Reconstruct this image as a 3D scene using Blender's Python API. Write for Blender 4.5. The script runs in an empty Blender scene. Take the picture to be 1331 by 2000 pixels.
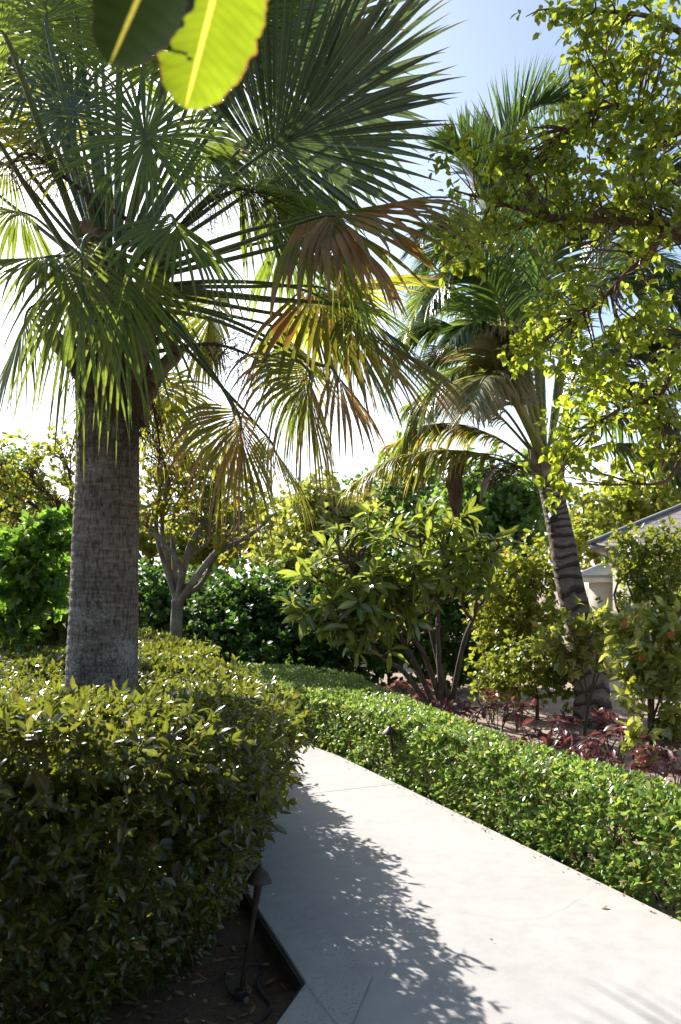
import bpy, math, random
import numpy as np
from mathutils import Vector, Matrix
random.seed(7)
RS = np.random.RandomState(11)
SC = bpy.context.scene
COL = SC.collection
R = math.radians

# ------------------------------------------------------------------ camera, sky, sun, exposure
FPX, CX, HY, EYE = 1600.0, 665.5, 1140.0, 1.6      # focal in photo pixels, principal column, horizon row, eye height
cd = bpy.data.cameras.new('camera'); cam = bpy.data.objects.new('camera', cd); COL.objects.link(cam)
cam.location = (0, 0, EYE); cam.rotation_euler = (R(90), 0, 0)
cd.sensor_fit = 'VERTICAL'; cd.sensor_height = 36.0; cd.lens = FPX / 2000 * 36
cd.shift_y = (HY - 1000) / 2000
cd.clip_start = 0.05; cd.clip_end = 2000
cd.dof.use_dof = True; cd.dof.focus_distance = 5.0; cd.dof.aperture_fstop = 5.6
SC.camera = cam

SUN_DIR = Vector((-0.55, 0.78, 0.63)).normalized()   # towards the sun
sl = bpy.data.lights.new('sun', 'SUN'); sl.energy = 5.0; sl.angle = R(0.53); sl.color = (1.0, 0.96, 0.91)
so = bpy.data.objects.new('sun', sl); COL.objects.link(so)
so.rotation_euler = (-SUN_DIR).to_track_quat('-Z', 'Y').to_euler(); so.location = (-20, 22, 24)

w = bpy.data.worlds.new('World'); SC.world = w; w.use_nodes = True
nt = w.node_tree; nt.nodes.clear()
def wn(t, **k):
    n = nt.nodes.new(t)
    for a, b in k.items(): setattr(n, a, b)
    return n
sky = wn('ShaderNodeTexSky', sky_type='NISHITA', sun_disc=False)
sky.sun_elevation = math.asin(SUN_DIR.z); sky.sun_rotation = math.atan2(SUN_DIR.x, SUN_DIR.y)
sky.air_density = 1.0; sky.dust_density = 1.6; sky.ozone_density = 1.1; sky.altitude = 5
bg = wn('ShaderNodeBackground'); bg.inputs[1].default_value = 0.094
tc = wn('ShaderNodeTexCoord')
mp = wn('ShaderNodeMapping'); mp.inputs['Scale'].default_value = (1.0, 1.0, 2.2)
nz = wn('ShaderNodeTexNoise'); nz.inputs['Scale'].default_value = 2.1; nz.inputs['Detail'].default_value = 7; nz.inputs['Roughness'].default_value = 0.55
sep = wn('ShaderNodeSeparateXYZ')
hz = wn('ShaderNodeMapRange'); hz.inputs[1].default_value = 0.62; hz.inputs[2].default_value = 0.05; hz.inputs[3].default_value = -0.38; hz.inputs[4].default_value = 0.27
lx = wn('ShaderNodeMapRange'); lx.inputs[1].default_value = 0.45; lx.inputs[2].default_value = -0.45; lx.inputs[3].default_value = -0.22; lx.inputs[4].default_value = 0.20
by = wn('ShaderNodeMapRange'); by.inputs[1].default_value = -0.35; by.inputs[2].default_value = 0.25; by.inputs[3].default_value = -0.5; by.inputs[4].default_value = 0.0
a3 = wn('ShaderNodeMath', operation='ADD')
a1 = wn('ShaderNodeMath', operation='ADD'); a2 = wn('ShaderNodeMath', operation='ADD')
cr = wn('ShaderNodeMapRange'); cr.interpolation_type = 'SMOOTHSTEP'; cr.inputs[1].default_value = 0.40; cr.inputs[2].default_value = 0.72
mx = wn('ShaderNodeMixRGB'); mx.inputs[2].default_value = (9.6, 10.1, 10.9, 1)
out = wn('ShaderNodeOutputWorld')
L = nt.links.new
L(tc.outputs['Generated'], mp.inputs[0]); L(mp.outputs[0], nz.inputs[0]); L(tc.outputs['Generated'], sep.inputs[0])
L(sep.outputs['Z'], hz.inputs[0]); L(sep.outputs['X'], lx.inputs[0])
L(nz.outputs[0], a1.inputs[0]); L(hz.outputs[0], a1.inputs[1]); L(a1.outputs[0], a2.inputs[0]); L(lx.outputs[0], a2.inputs[1])
L(sep.outputs['Y'], by.inputs[0]); L(a2.outputs[0], a3.inputs[0]); L(by.outputs[0], a3.inputs[1]); L(a3.outputs[0], cr.inputs[0]); L(cr.outputs[0], mx.inputs[0]); L(sky.outputs[0], mx.inputs[1])
L(mx.outputs[0], bg.inputs[0]); L(bg.outputs[0], out.inputs[0])

SC.view_settings.view_transform = 'Standard'; SC.view_settings.look = 'None'
SC.view_settings.exposure = 1.27; SC.view_settings.gamma = 1.0
try:
    SC.cycles.max_bounces = 7; SC.cycles.diffuse_bounces = 3; SC.cycles.glossy_bounces = 2; SC.cycles.transmission_bounces = 5
    SC.cycles.use_denoising = True
except Exception: pass

# ------------------------------------------------------------------ helpers
def at(px, py, Y):
    return Vector(((px - CX) / FPX * Y, Y, EYE - (py - HY) / FPX * Y))
def A3(v): return np.array([v[0], v[1], v[2]], float)
def nrm(a):
    a = np.asarray(a, float); return a / np.maximum(np.linalg.norm(a, axis=-1, keepdims=True), 1e-9)
def link(name, me, mat=None, parent=None):
    o = bpy.data.objects.new(name, me); COL.objects.link(o)
    if mat is not None:
        for m in (mat if isinstance(mat, (list, tuple)) else [mat]): me.materials.append(m)
    if parent is not None: o.parent = parent
    return o
def tag(o, label=None, cat=None, group=None, kind=None):
    if label: o['label'] = label
    if cat: o['category'] = cat
    if group: o['group'] = group
    if kind: o['kind'] = kind
    return o
def empty(name, loc, label, cat, group=None):
    o = bpy.data.objects.new(name, None); COL.objects.link(o); o.location = loc; o.empty_display_size = 0.2
    return tag(o, label, cat, group)

class Geo:
    """collects vertices/faces (numpy) and links them as one mesh object; world coordinates, moved under the parent's origin"""
    def __init__(s): s.V = []; s.Q = []; s.T = []; s.U = []; s.n = 0; s.tu = []
    def add(s, V, Q=None, U=None, T=None):
        V = np.asarray(V, float).reshape(-1, 3)
        s.V.append(V)
        s.U.append(np.zeros((len(V), 2)) if U is None else np.asarray(U, float).reshape(-1, 2))
        if Q is not None and len(Q): s.Q.append(np.asarray(Q, np.int64).reshape(-1, 4) + s.n)
        if T is not None and len(T): s.T.append(np.asarray(T, np.int64).reshape(-1, 3) + s.n)
        s.n += len(V)
    def build(s, name, mat, parent=None, smooth=True):
        V = np.concatenate(s.V); U = np.concatenate(s.U)
        if parent is not None:
            ro = parent
            off = Vector((0, 0, 0))
            while ro is not None: off += ro.location; ro = ro.parent
            V = V - A3(off)
        Q = np.concatenate(s.Q) if s.Q else np.zeros((0, 4), np.int64)
        T = np.concatenate(s.T) if s.T else np.zeros((0, 3), np.int64)
        me = bpy.data.meshes.new(name)
        me.vertices.add(len(V)); me.vertices.foreach_set('co', V.astype(np.float32).ravel())
        li = np.concatenate([Q.ravel(), T.ravel()]).astype(np.int32)
        me.loops.add(len(li)); me.loops.foreach_set('vertex_index', li)
        nq, ntr = len(Q), len(T)
        me.polygons.add(nq + ntr)
        ls = np.concatenate([np.arange(nq) * 4, nq * 4 + np.arange(ntr) * 3]).astype(np.int32)
        me.polygons.foreach_set('loop_start', ls)
        try: me.polygons.foreach_set('loop_total', np.concatenate([np.full(nq, 4), np.full(ntr, 3)]).astype(np.int32))
        except Exception: pass
        if smooth: me.polygons.foreach_set('use_smooth', np.ones(nq + ntr, bool))
        uv = me.uv_layers.new(name='UVMap'); uv.data.foreach_set('uv', U[li].astype(np.float32).ravel())
        me.update(); me.validate()
        return link(name, me, mat, parent)

def blades(g, P, D, S, Ln, Wd, prof, droop=0.0, fold=0.25, lat=None):
    """strips with a folded midrib: P base, D direction, S side, length, half width, width profile along it, gravity bend"""
    n = len(P)
    if n == 0: return
    P = np.array(P, float); D = nrm(D); S = np.array(S, float)
    prof = np.asarray(prof, float); K = prof.shape[-1]
    if prof.ndim == 1: prof = np.tile(prof, (n, 1))
    Ln = np.broadcast_to(np.asarray(Ln, float), (n,)); Wd = np.broadcast_to(np.asarray(Wd, float), (n,))
    dr = np.asarray(droop, float)
    if dr.ndim == 0: dr = np.full((n, K), float(dr))
    elif dr.ndim == 1: dr = np.tile(dr[:, None], (1, K))
    V = np.zeros((n, K, 3, 3)); pos = P.copy(); d = D.copy()
    for k in range(K):
        s = nrm(S - d * np.sum(S * d, 1, keepdims=True)); N = np.cross(s, d)
        hw = (Wd * prof[:, k])[:, None]
        V[:, k, 0] = pos - s * hw + N * hw * fold
        V[:, k, 1] = pos
        V[:, k, 2] = pos + s * hw + N * hw * fold
        if k < K - 1:
            d = d.copy(); d[:, 2] -= dr[:, k] / (K - 1)
            if lat is not None: d += lat / (K - 1)
            d = nrm(d); pos = pos + d * (Ln / (K - 1))[:, None]
    idx = np.arange(n * K * 3).reshape(n, K, 3)
    q = []
    for c in (0, 1):
        q.append(np.stack([idx[:, :-1, c], idx[:, :-1, c + 1], idx[:, 1:, c + 1], idx[:, 1:, c]], -1).reshape(-1, 4))
    U = np.zeros((n, K, 3, 2)); U[..., 0] = np.array([0, .5, 1])[None, None]; U[..., 1] = np.linspace(0, 1, K)[None, :, None]
    g.add(V.reshape(-1, 3), np.concatenate(q), U.reshape(-1, 2))

def spline(pts, n):
    """Catmull-Rom through points (m,3) -> n samples"""
    p = np.array([A3(x) for x in pts]); m = len(p)
    if m == 2: return p[0] + (p[1] - p[0]) * np.linspace(0, 1, n)[:, None]
    ext = np.vstack([2 * p[0] - p[1], p, 2 * p[-1] - p[-2]])
    t = np.linspace(0, m - 1 - 1e-6, n); i = t.astype(int); f = (t - i)[:, None]
    a, b, c, d = ext[i], ext[i + 1], ext[i + 2], ext[i + 3]
    return 0.5 * (2 * b + (c - a) * f + (2 * a - 5 * b + 4 * c - d) * f**2 + (3 * b - a - 3 * c + d) * f**3)
def tangents(p):
    return nrm(np.gradient(p, axis=0))
def tube(g, p, r, sides=8, flat=1.0, cap=True, rmod=None):
    p = np.asarray(p, float); n = len(p); r = np.broadcast_to(np.asarray(r, float), (n,))
    t = tangents(p); ref = np.array([0.0, 0.0, 1.0]) if abs(np.mean(t[:, 2])) < .8 else np.array([0.0, 1.0, 0.0])
    s = nrm(np.cross(t, ref)); b = np.cross(s, t)
    an = np.linspace(0, 2 * np.pi, sides, endpoint=False)
    rr = r[:, None] * np.ones(sides)[None]
    if rmod is not None: rr = rr * rmod
    V = p[:, None] + rr[..., None] * (np.cos(an)[None, :, None] * s[:, None] + flat * np.sin(an)[None, :, None] * b[:, None])
    idx = np.arange(n * sides).reshape(n, sides); nx = np.roll(idx, -1, 1)
    q = np.stack([idx[:-1], nx[:-1], nx[1:], idx[1:]], -1).reshape(-1, 4)
    U = np.zeros((n, sides, 2)); U[..., 0] = (an / (2 * np.pi))[None]; U[..., 1] = np.linspace(0, 1, n)[:, None]
    g.add(V.reshape(-1, 3), q, U.reshape(-1, 2))
    if cap:
        for e, o_ in ((0, 1), (n - 1, -1)):
            ring = V[e]; c = ring.mean(0)
            T = [(sides, i, (i + 1) % sides) if o_ < 0 else (sides, (i + 1) % sides, i) for i in range(sides)]
            g.add(np.vstack([ring, c]), None, None, T)

# ------------------------------------------------------------------ materials
def mk(name):
    m = bpy.data.materials.new(name); m.use_nodes = True; m.node_tree.nodes.clear()
    return m, m.node_tree
class NB:
    def __init__(s, t): s.t = t
    def n(s, ty, ins=None, **k):
        n = s.t.nodes.new(ty)
        for a, b in k.items(): setattr(n, a, b)
        for a, b in (ins or {}).items():
            if hasattr(b, 'is_output') or isinstance(b, bpy.types.NodeSocket): s.t.links.new(b, n.inputs[a])
            else: n.inputs[a].default_value = b
        return n
    def ramp(s, fac, stops, mode='LINEAR'):
        n = s.t.nodes.new('ShaderNodeValToRGB'); n.color_ramp.interpolation = mode
        e = n.color_ramp.elements
        while len(e) < len(stops): e.new(0.5)
        for i, (p, c) in enumerate(stops):
            e[i].position = p; e[i].color = (c[0], c[1], c[2], 1) if hasattr(c, '__len__') else (c, c, c, 1)
        s.t.links.new(fac, n.inputs[0]); return n.outputs[0]
    def mix(s, fac, a, b, mode='MIX'):
        return s.n('ShaderNodeMixRGB', {0: fac, 1: a, 2: b}, blend_type=mode).outputs[0]
    def math(s, op, a, b=0.0):
        return s.n('ShaderNodeMath', {0: a, 1: b}, operation=op).outputs[0]
    def noise(s, vec, sc, det=4, rough=.55):
        return s.n('ShaderNodeTexNoise', {'Vector': vec, 'Scale': sc, 'Detail': det, 'Roughness': rough}).outputs[0]

def leaf_mat(name, cols, trans=(0.30, 0.36, 0.03), tf=0.42, rough=0.38, spec=0.5, rib=0.25, tip=None, tip_start=0.8, patch=None, patch_amt=0.0, stripe=0.0):
    """cols: list of leaf colours picked per leaf; trans: colour of light coming through"""
    m, t = mk(name); b = NB(t)
    geo = b.n('ShaderNodeNewGeometry'); rnd = geo.outputs['Random Per Island']
    tcn = b.n('ShaderNodeTexCoord'); uv = b.n('ShaderNodeSeparateXYZ', {0: tcn.outputs['UV']})
    k = len(cols)
    c = b.ramp(rnd, [(i / max(k - 1, 1), cc) for i, cc in enumerate(cols)])
    big = b.noise(tcn.outputs['Object'], 1.7, 3)
    c = b.mix(1.0, c, b.ramp(big, [(.3, .72), (.7, 1.3)]), 'MULTIPLY')
    fine = b.noise(tcn.outputs['Object'], 40, 2)
    c = b.mix(1.0, c, b.ramp(fine, [(.3, .85), (.7, 1.15)]), 'MULTIPLY')
    dist = b.math('ABSOLUTE', b.math('SUBTRACT', uv.outputs[0], 0.5))
    if rib > 0:
        rb = b.math('MULTIPLY', b.math('LESS_THAN', dist, 0.06), rib)
        c = b.mix(rb, c, (.42, .45, .16, 1))
    tr = b.mix(1.0, b.mix(.5, b.mix(1.0, c, (3.2, 3.2, 2.0, 1), 'MULTIPLY'), (*trans, 1)), b.ramp(fine, [(.3, .8), (.7, 1.15)]), 'MULTIPLY')
    if stripe > 0:
        wv = b.math('SINE', b.math('MULTIPLY', uv.outputs[0], 38.0))
        sc = b.ramp(wv, [(0.0, 1 - stripe), (1.0, 1.0)])
        c = b.mix(1.0, c, sc, 'MULTIPLY')
    dead = (.26, .17, .09, 1)
    if patch_amt > 0:
        pn = b.noise(tcn.outputs['Object'], 3.0, 4, .6)
        pf = b.math('ADD', pn, b.math('MULTIPLY', rnd, 0.12))
        f = b.ramp(pf, [(max(0, .82 - patch_amt * .55), 0.0), (max(.02, .90 - patch_amt * .55), 1.0)])
        c = b.mix(f, c, (*(patch or dead[:3]), 1)); tr = b.mix(f, tr, (.42, .19, .04, 1))
    if tip is not None:
        f = b.ramp(b.math('ADD', uv.outputs[1], b.math('MULTIPLY', b.math('SUBTRACT', rnd, .5), .3)), [(tip_start, 0.0), (min(1, tip_start + .12), 1.0)])
        c = b.mix(f, c, (*tip, 1)); tr = b.mix(f, tr, (tip[0] * 1.4, tip[1] * 1.3, tip[2], 1))
    p = b.n('ShaderNodeBsdfPrincipled', {'Base Color': c, 'Roughness': rough, 'Specular IOR Level': spec})
    tl = b.n('ShaderNodeBsdfTranslucent', {'Color': tr})
    mxs = b.n('ShaderNodeMixShader', {0: tf, 1: p.outputs[0], 2: tl.outputs[0]})
    b.n('ShaderNodeOutputMaterial', {0: mxs.outputs[0]})
    return m

def bark_mat(name, c1, c2, c3=None, scale=6.0, stretch=(1, 1, .25), rough=.9, bump=.5):
    m, t = mk(name); b = NB(t)
    tcn = b.n('ShaderNodeTexCoord'); mpp = b.n('ShaderNodeMapping', {'Vector': tcn.outputs['Object'], 'Scale': stretch})
    n1 = b.noise(mpp.outputs[0], scale, 6, .62); n2 = b.noise(tcn.outputs['Object'], scale * .35, 3)
    c = b.ramp(n1, [(.32, c1), (.68, c2)])
    if c3 is not None: c = b.mix(b.ramp(n2, [(.5, 0.0), (.68, .8)]), c, (*c3, 1))
    bp = b.n('ShaderNodeBump', {'Strength': bump, 'Distance': .02, 'Height': n1})
    p = b.n('ShaderNodeBsdfPrincipled', {'Base Color': c, 'Roughness': rough, 'Specular IOR Level': .2, 'Normal': bp.outputs[0]})
    b.n('ShaderNodeOutputMaterial', {0: p.outputs[0]})
    return m

def plain_mat(name, c1, c2, scale=8, rough=.6, metal=0, bump=0.0, spec=.4):
    m, t = mk(name); b = NB(t)
    tcn = b.n('ShaderNodeTexCoord'); n1 = b.noise(tcn.outputs['Object'], scale, 5)
    c = b.ramp(n1, [(.3, c1), (.7, c2)])
    ins = {'Base Color': c, 'Roughness': rough, 'Metallic': metal, 'Specular IOR Level': spec}
    if bump: ins['Normal'] = b.n('ShaderNodeBump', {'Strength': bump, 'Distance': .01, 'Height': n1}).outputs[0]
    p = b.n('ShaderNodeBsdfPrincipled', ins)
    b.n('ShaderNodeOutputMaterial', {0: p.outputs[0]})
    return m

M = {}
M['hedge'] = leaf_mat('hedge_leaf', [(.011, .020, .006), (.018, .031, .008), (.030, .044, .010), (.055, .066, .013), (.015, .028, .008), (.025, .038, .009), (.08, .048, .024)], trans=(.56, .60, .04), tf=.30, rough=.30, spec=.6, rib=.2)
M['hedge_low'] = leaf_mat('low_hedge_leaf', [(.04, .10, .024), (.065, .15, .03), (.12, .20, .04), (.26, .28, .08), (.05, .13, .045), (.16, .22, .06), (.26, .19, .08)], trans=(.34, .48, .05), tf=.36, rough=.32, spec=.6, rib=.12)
M['palm'] = leaf_mat('palm_leaf', [(.035, .072, .024), (.048, .088, .028), (.06, .10, .024), (.04, .078, .034)], trans=(.46, .54, .03), tf=.40, rough=.42, spec=.38, rib=.3, tip=(.24, .17, .07), tip_start=.92, stripe=.25)
M['palm_g'] = leaf_mat('palm_leaf_blue_green', [(.05, .085, .05), (.065, .10, .06), (.055, .09, .045)], trans=(.16, .24, .04), tf=.16, rough=.34, spec=.6, rib=.3, tip=(.24, .17, .07), tip_start=.94, stripe=.3)
M['palm_y'] = leaf_mat('palm_leaf_yellowing_backlit', [(.09, .12, .025), (.12, .14, .025), (.07, .11, .03), (.16, .15, .03)], trans=(.78, .66, .03), tf=.5, rough=.42, rib=.3, tip=(.24, .16, .06), tip_start=.86, stripe=.25)  # yellowing leaves; backlit glow of some fans also put into this colour
M['palm_b'] = leaf_mat('palm_leaf_browning', [(.07, .10, .03), (.10, .12, .03), (.09, .10, .03)], trans=(.62, .48, .04), tf=.42, rough=.5, rib=.2, tip=(.24, .15, .07), tip_start=.74, patch=(.34, .20, .085), patch_amt=.45, stripe=.3)
M['palm_d'] = leaf_mat('palm_leaf_dead', [(.26, .165, .085), (.34, .21, .10), (.20, .13, .075)], trans=(.50, .25, .06), tf=.25, rough=.7, spec=.25, rib=.1, stripe=.3)
M['petiole'] = leaf_mat('palm_petiole', [(.07, .10, .03), (.09, .12, .035)], tf=.02, rough=.4, rib=0)
M['boot'] = bark_mat('palm_leaf_base', (.16, .11, .075), (.40, .31, .23), (.11, .075, .05), scale=14, stretch=(1, 1, .3), bump=.7)
M['fibre'] = bark_mat('palm_fibre', (.05, .033, .022), (.17, .11, .07), None, scale=30, stretch=(1, 1, .2), bump=.9)
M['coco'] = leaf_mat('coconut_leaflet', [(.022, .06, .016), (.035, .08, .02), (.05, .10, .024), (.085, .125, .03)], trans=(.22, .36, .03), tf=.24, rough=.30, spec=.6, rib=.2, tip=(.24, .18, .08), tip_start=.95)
M['coco_l'] = leaf_mat('coconut_leaflet_sunlit_green', [(.06, .11, .02), (.09, .14, .025), (.13, .17, .03)], trans=(.50, .58, .04), tf=.42, rough=.3, spec=.6, rib=.2, tip=(.24, .18, .08), tip_start=.92)  # lighter copy of the green leaflet, sunlight put into its colour
M['coco_y'] = leaf_mat('coconut_leaflet_backlit_yellow', [(.13, .15, .03), (.20, .18, .04), (.09, .14, .03)], trans=(.60, .50, .04), tf=.45, rough=.35, rib=.2, tip=(.26, .18, .08), tip_start=.8)  # yellow leaflets, light from behind painted into the leaf colour
M['coco_p'] = leaf_mat('coconut_leaflet_sunlit_pale', [(.22, .22, .11), (.30, .27, .16), (.14, .19, .06)], trans=(.40, .38, .10), tf=.3, rough=.35, rib=.2, tip=(.30, .22, .12), tip_start=.7)  # pale leaflets, sunlit gloss painted into the leaf colour
M['rachis'] = leaf_mat('coconut_rachis', [(.16, .19, .05), (.22, .21, .06)], tf=.02, rough=.4, rib=0)
M['spathe'] = bark_mat('dry_spathe', (.20, .16, .12), (.42, .36, .30), None, scale=18, stretch=(1, 1, .3), bump=.4)
M['olive'] = leaf_mat('olive_round_leaf', [(.045, .068, .012), (.085, .115, .016), (.13, .165, .022), (.19, .185, .02), (.055, .08, .02)], trans=(.62, .74, .04), tf=.50, rough=.27, spec=.6, rib=.12)
M['plum'] = leaf_mat('frangipani_leaf', [(.05, .09, .022), (.085, .13, .03), (.14, .18, .04), (.06, .10, .03)], trans=(.58, .60, .05), tf=.38, rough=.22, spec=.7, rib=.4)
M['bright'] = leaf_mat('bright_green_leaf', [(.035, .085, .018), (.055, .12, .022), (.10, .16, .03), (.07, .11, .025)], trans=(.36, .62, .04), tf=.45, rough=.35, rib=.15)
M['dark'] = leaf_mat('dark_green_leaf', [(.022, .055, .012), (.038, .08, .015), (.065, .12, .022)], trans=(.16, .32, .03), tf=.34, spec=.25, rough=.5, rib=.1)
M['mid'] = leaf_mat('mid_green_leaf', [(.05, .09, .015), (.09, .13, .02), (.15, .17, .025)], trans=(.54, .54, .04), tf=.42, rough=.4, rib=.1)
M['autumn'] = leaf_mat('yellowing_leaf', [(.10, .11, .02), (.18, .15, .025), (.07, .10, .02), (.10, .12, .03)], trans=(.60, .54, .04), tf=.45, rough=.4, rib=.1)
M['yel'] = leaf_mat('yellow_green_leaf', [(.09, .13, .02), (.14, .17, .025), (.20, .19, .03), (.07, .12, .02)], trans=(.52, .52, .04), tf=.42, rough=.38, rib=.1)
M['far'] = leaf_mat('far_leaf', [(.05, .11, .02), (.08, .15, .03), (.12, .18, .04)], trans=(.34, .46, .06), tf=.4, rough=.45, rib=0)
M['lime'] = leaf_mat('light_green_leaf', [(.09, .13, .03), (.15, .19, .045), (.24, .25, .08), (.07, .11, .025)], trans=(.64, .60, .06), tf=.40, rough=.25, spec=.65, rib=.25)
M['red'] = leaf_mat('burgundy_leaf', [(.06, .022, .032), (.10, .03, .042), (.16, .045, .055), (.08, .035, .05), (.10, .06, .05), (.20, .09, .09)], trans=(.34, .05, .06), tf=.28, rough=.28, spec=.6, rib=.1)
M['flower'] = leaf_mat('coral_petal', [(.50, .09, .05), (.55, .14, .06), (.45, .06, .06)], trans=(.7, .18, .10), tf=.4, rough=.5, rib=0)
M['dryleaf'] = leaf_mat('dry_leaf', [(.20, .10, .04), (.26, .15, .06), (.14, .08, .04)], tf=.1, rough=.7, rib=.1)
M['bark'] = bark_mat('grey_bark', (.10, .075, .055), (.26, .21, .165), (.32, .28, .22), scale=9)
M['bark_red'] = bark_mat('red_brown_bark', (.08, .045, .03), (.19, .115, .08), None, scale=9)
M['bark_plum'] = bark_mat('frangipani_bark', (.06, .045, .035), (.15, .115, .085), None, scale=10, stretch=(1, 1, .6))
M['stem'] = bark_mat('brown_stem', (.06, .042, .03), (.16, .11, .075), None, scale=18)
M['stem_g'] = bark_mat('green_stem', (.08, .09, .035), (.17, .15, .07), None, scale=18)
M['metal'] = plain_mat('bronze_metal', (.035, .028, .022), (.075, .058, .045), 20, .45, .6)
M['black'] = plain_mat('black_plastic', (.012, .012, .013), (.03, .03, .03), 30, .5)
M['edge'] = plain_mat('dark_edging', (.014, .012, .010), (.04, .034, .028), 14, .75)

def soil():
    m, t = mk('soil'); b = NB(t)
    tcn = b.n('ShaderNodeTexCoord'); n1 = b.noise(tcn.outputs['Object'], 3.0, 8, .65); n2 = b.noise(tcn.outputs['Object'], 55, 4, .6)
    x = b.n('ShaderNodeSeparateXYZ', {0: tcn.outputs['Object']}).outputs[0]
    mul = b.ramp(n1, [(.3, (.075, .05, .034)), (.7, (.15, .105, .07))])
    san = b.ramp(n1, [(.3, (.27, .19, .145)), (.7, (.46, .36, .29))])
    side = b.n('ShaderNodeMapRange', {0: x, 1: -.3, 2: .3}).outputs[0]
    c = b.mix(side, mul, san)
    c = b.mix(1.0, c, b.ramp(n2, [(.3, .65), (.7, 1.25)]), 'MULTIPLY')
    bp = b.n('ShaderNodeBump', {'Strength': .9, 'Distance': .03, 'Height': b.math('ADD', n1, b.math('MULTIPLY', n2, .4))})
    p = b.n('ShaderNodeBsdfPrincipled', {'Base Color': c, 'Roughness': .95, 'Specular IOR Level': .1, 'Normal': bp.outputs[0]})
    b.n('ShaderNodeOutputMaterial', {0: p.outputs[0]}); return m
def concrete(name, lo, hi, pit=0.0):
    m, t = mk(name); b = NB(t)
    tcn = b.n('ShaderNodeTexCoord'); o = tcn.outputs['Object']
    n1 = b.noise(o, 1.1, 5, .6); n2 = b.noise(o, 9, 6, .6); n3 = b.noise(o, 220, 3, .6)
    c = b.ramp(n1, [(.32, lo), (.68, hi)])
    c = b.mix(1.0, c, b.ramp(n2, [(.30, .90), (.62, 1.03)]), 'MULTIPLY')
    c = b.mix(1.0, c, b.ramp(n3, [(.25, .86), (.6, 1.04)]), 'MULTIPLY')
    st = b.noise(o, 2.3, 6, .7)
    c = b.mix(b.ramp(st, [(.58, 0.0), (.76, .35)]), c, (.27, .24, .215, 1))
    if pit:
        v = b.n('ShaderNodeTexVoronoi', {'Vector': o, 'Scale': 60.0}); pn = b.noise(o, 7, 6)
        f = b.math('MULTIPLY', b.ramp(v.outputs[0], [(.14, 1.0), (.34, 0.0)]), b.ramp(pn, [(.40, 0.0), (.56, pit)]))
        c = b.mix(f, c, (.20, .175, .16, 1))
    h = b.math('ADD', b.math('MULTIPLY', n3, .6), b.math('MULTIPLY', n2, .5))
    bp = b.n('ShaderNodeBump', {'Strength': .35, 'Distance': .006, 'Height': h})
    p = b.n('ShaderNodeBsdfPrincipled', {'Base Color': c, 'Roughness': .85, 'Specular IOR Level': .25, 'Normal': bp.outputs[0]})
    b.n('ShaderNodeOutputMaterial', {0: p.outputs[0]}); return m
M['soil'] = soil()
M['path'] = concrete('pale_concrete', (.385, .366, .35), (.43, .41, .392))
M['border'] = concrete('pitted_concrete', (.378, .36, .345), (.425, .405, .388), .8)
M['joint'] = plain_mat('joint_gap', (.26, .24, .22), (.38, .355, .33), 12, .9)

def trunk_mat():
    m, t = mk('fan_palm_trunk'); b = NB(t)
    tcn = b.n('ShaderNodeTexCoord'); o = tcn.outputs['Object']
    mpv = b.n('ShaderNodeMapping', {'Vector': o, 'Scale': (1, 1, .28)}); mph = b.n('ShaderNodeMapping', {'Vector': o, 'Scale': (.35, .35, 2.4)})
    nv = b.noise(mpv.outputs[0], 55, 4, .6); nh = b.noise(mph.outputs[0], 22, 4, .6); nb = b.noise(o, 2.6, 5, .6)
    c = b.ramp(nh, [(.3, (.105, .086, .072)), (.7, (.25, .215, .19))])
    c = b.mix(1.0, c, b.ramp(nv, [(.36, .42), (.55, 1.1)]), 'MULTIPLY')
    c = b.mix(1.0, c, b.ramp(nb, [(.3, .62), (.7, 1.3)]), 'MULTIPLY')
    ln = b.noise(o, 62, 6, .75)
    z = b.n('ShaderNodeSeparateXYZ', {0: o}).outputs[2]
    low = b.n('ShaderNodeMapRange', {0: z, 1: 3.0, 2: .9, 3: 0.0, 4: .066}).outputs[0]
    lf = b.ramp(b.math('ADD', b.math('ADD', b.math('MULTIPLY', ln, .6), b.math('MULTIPLY', b.noise(o, 4.5, 3), .4)), low), [(.585, 0.0), (.63, .75)])
    c = b.mix(lf, c, (.36, .35, .345, 1))
    h = b.math('ADD', nh, b.math('MULTIPLY', nv, .9))
    bp = b.n('ShaderNodeBump', {'Strength': .9, 'Distance': .012, 'Height': h})
    p = b.n('ShaderNodeBsdfPrincipled', {'Base Color': c, 'Roughness': .9, 'Specular IOR Level': .2, 'Normal': bp.outputs[0]})
    b.n('ShaderNodeOutputMaterial', {0: p.outputs[0]}); return m
M['trunk'] = trunk_mat()
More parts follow.
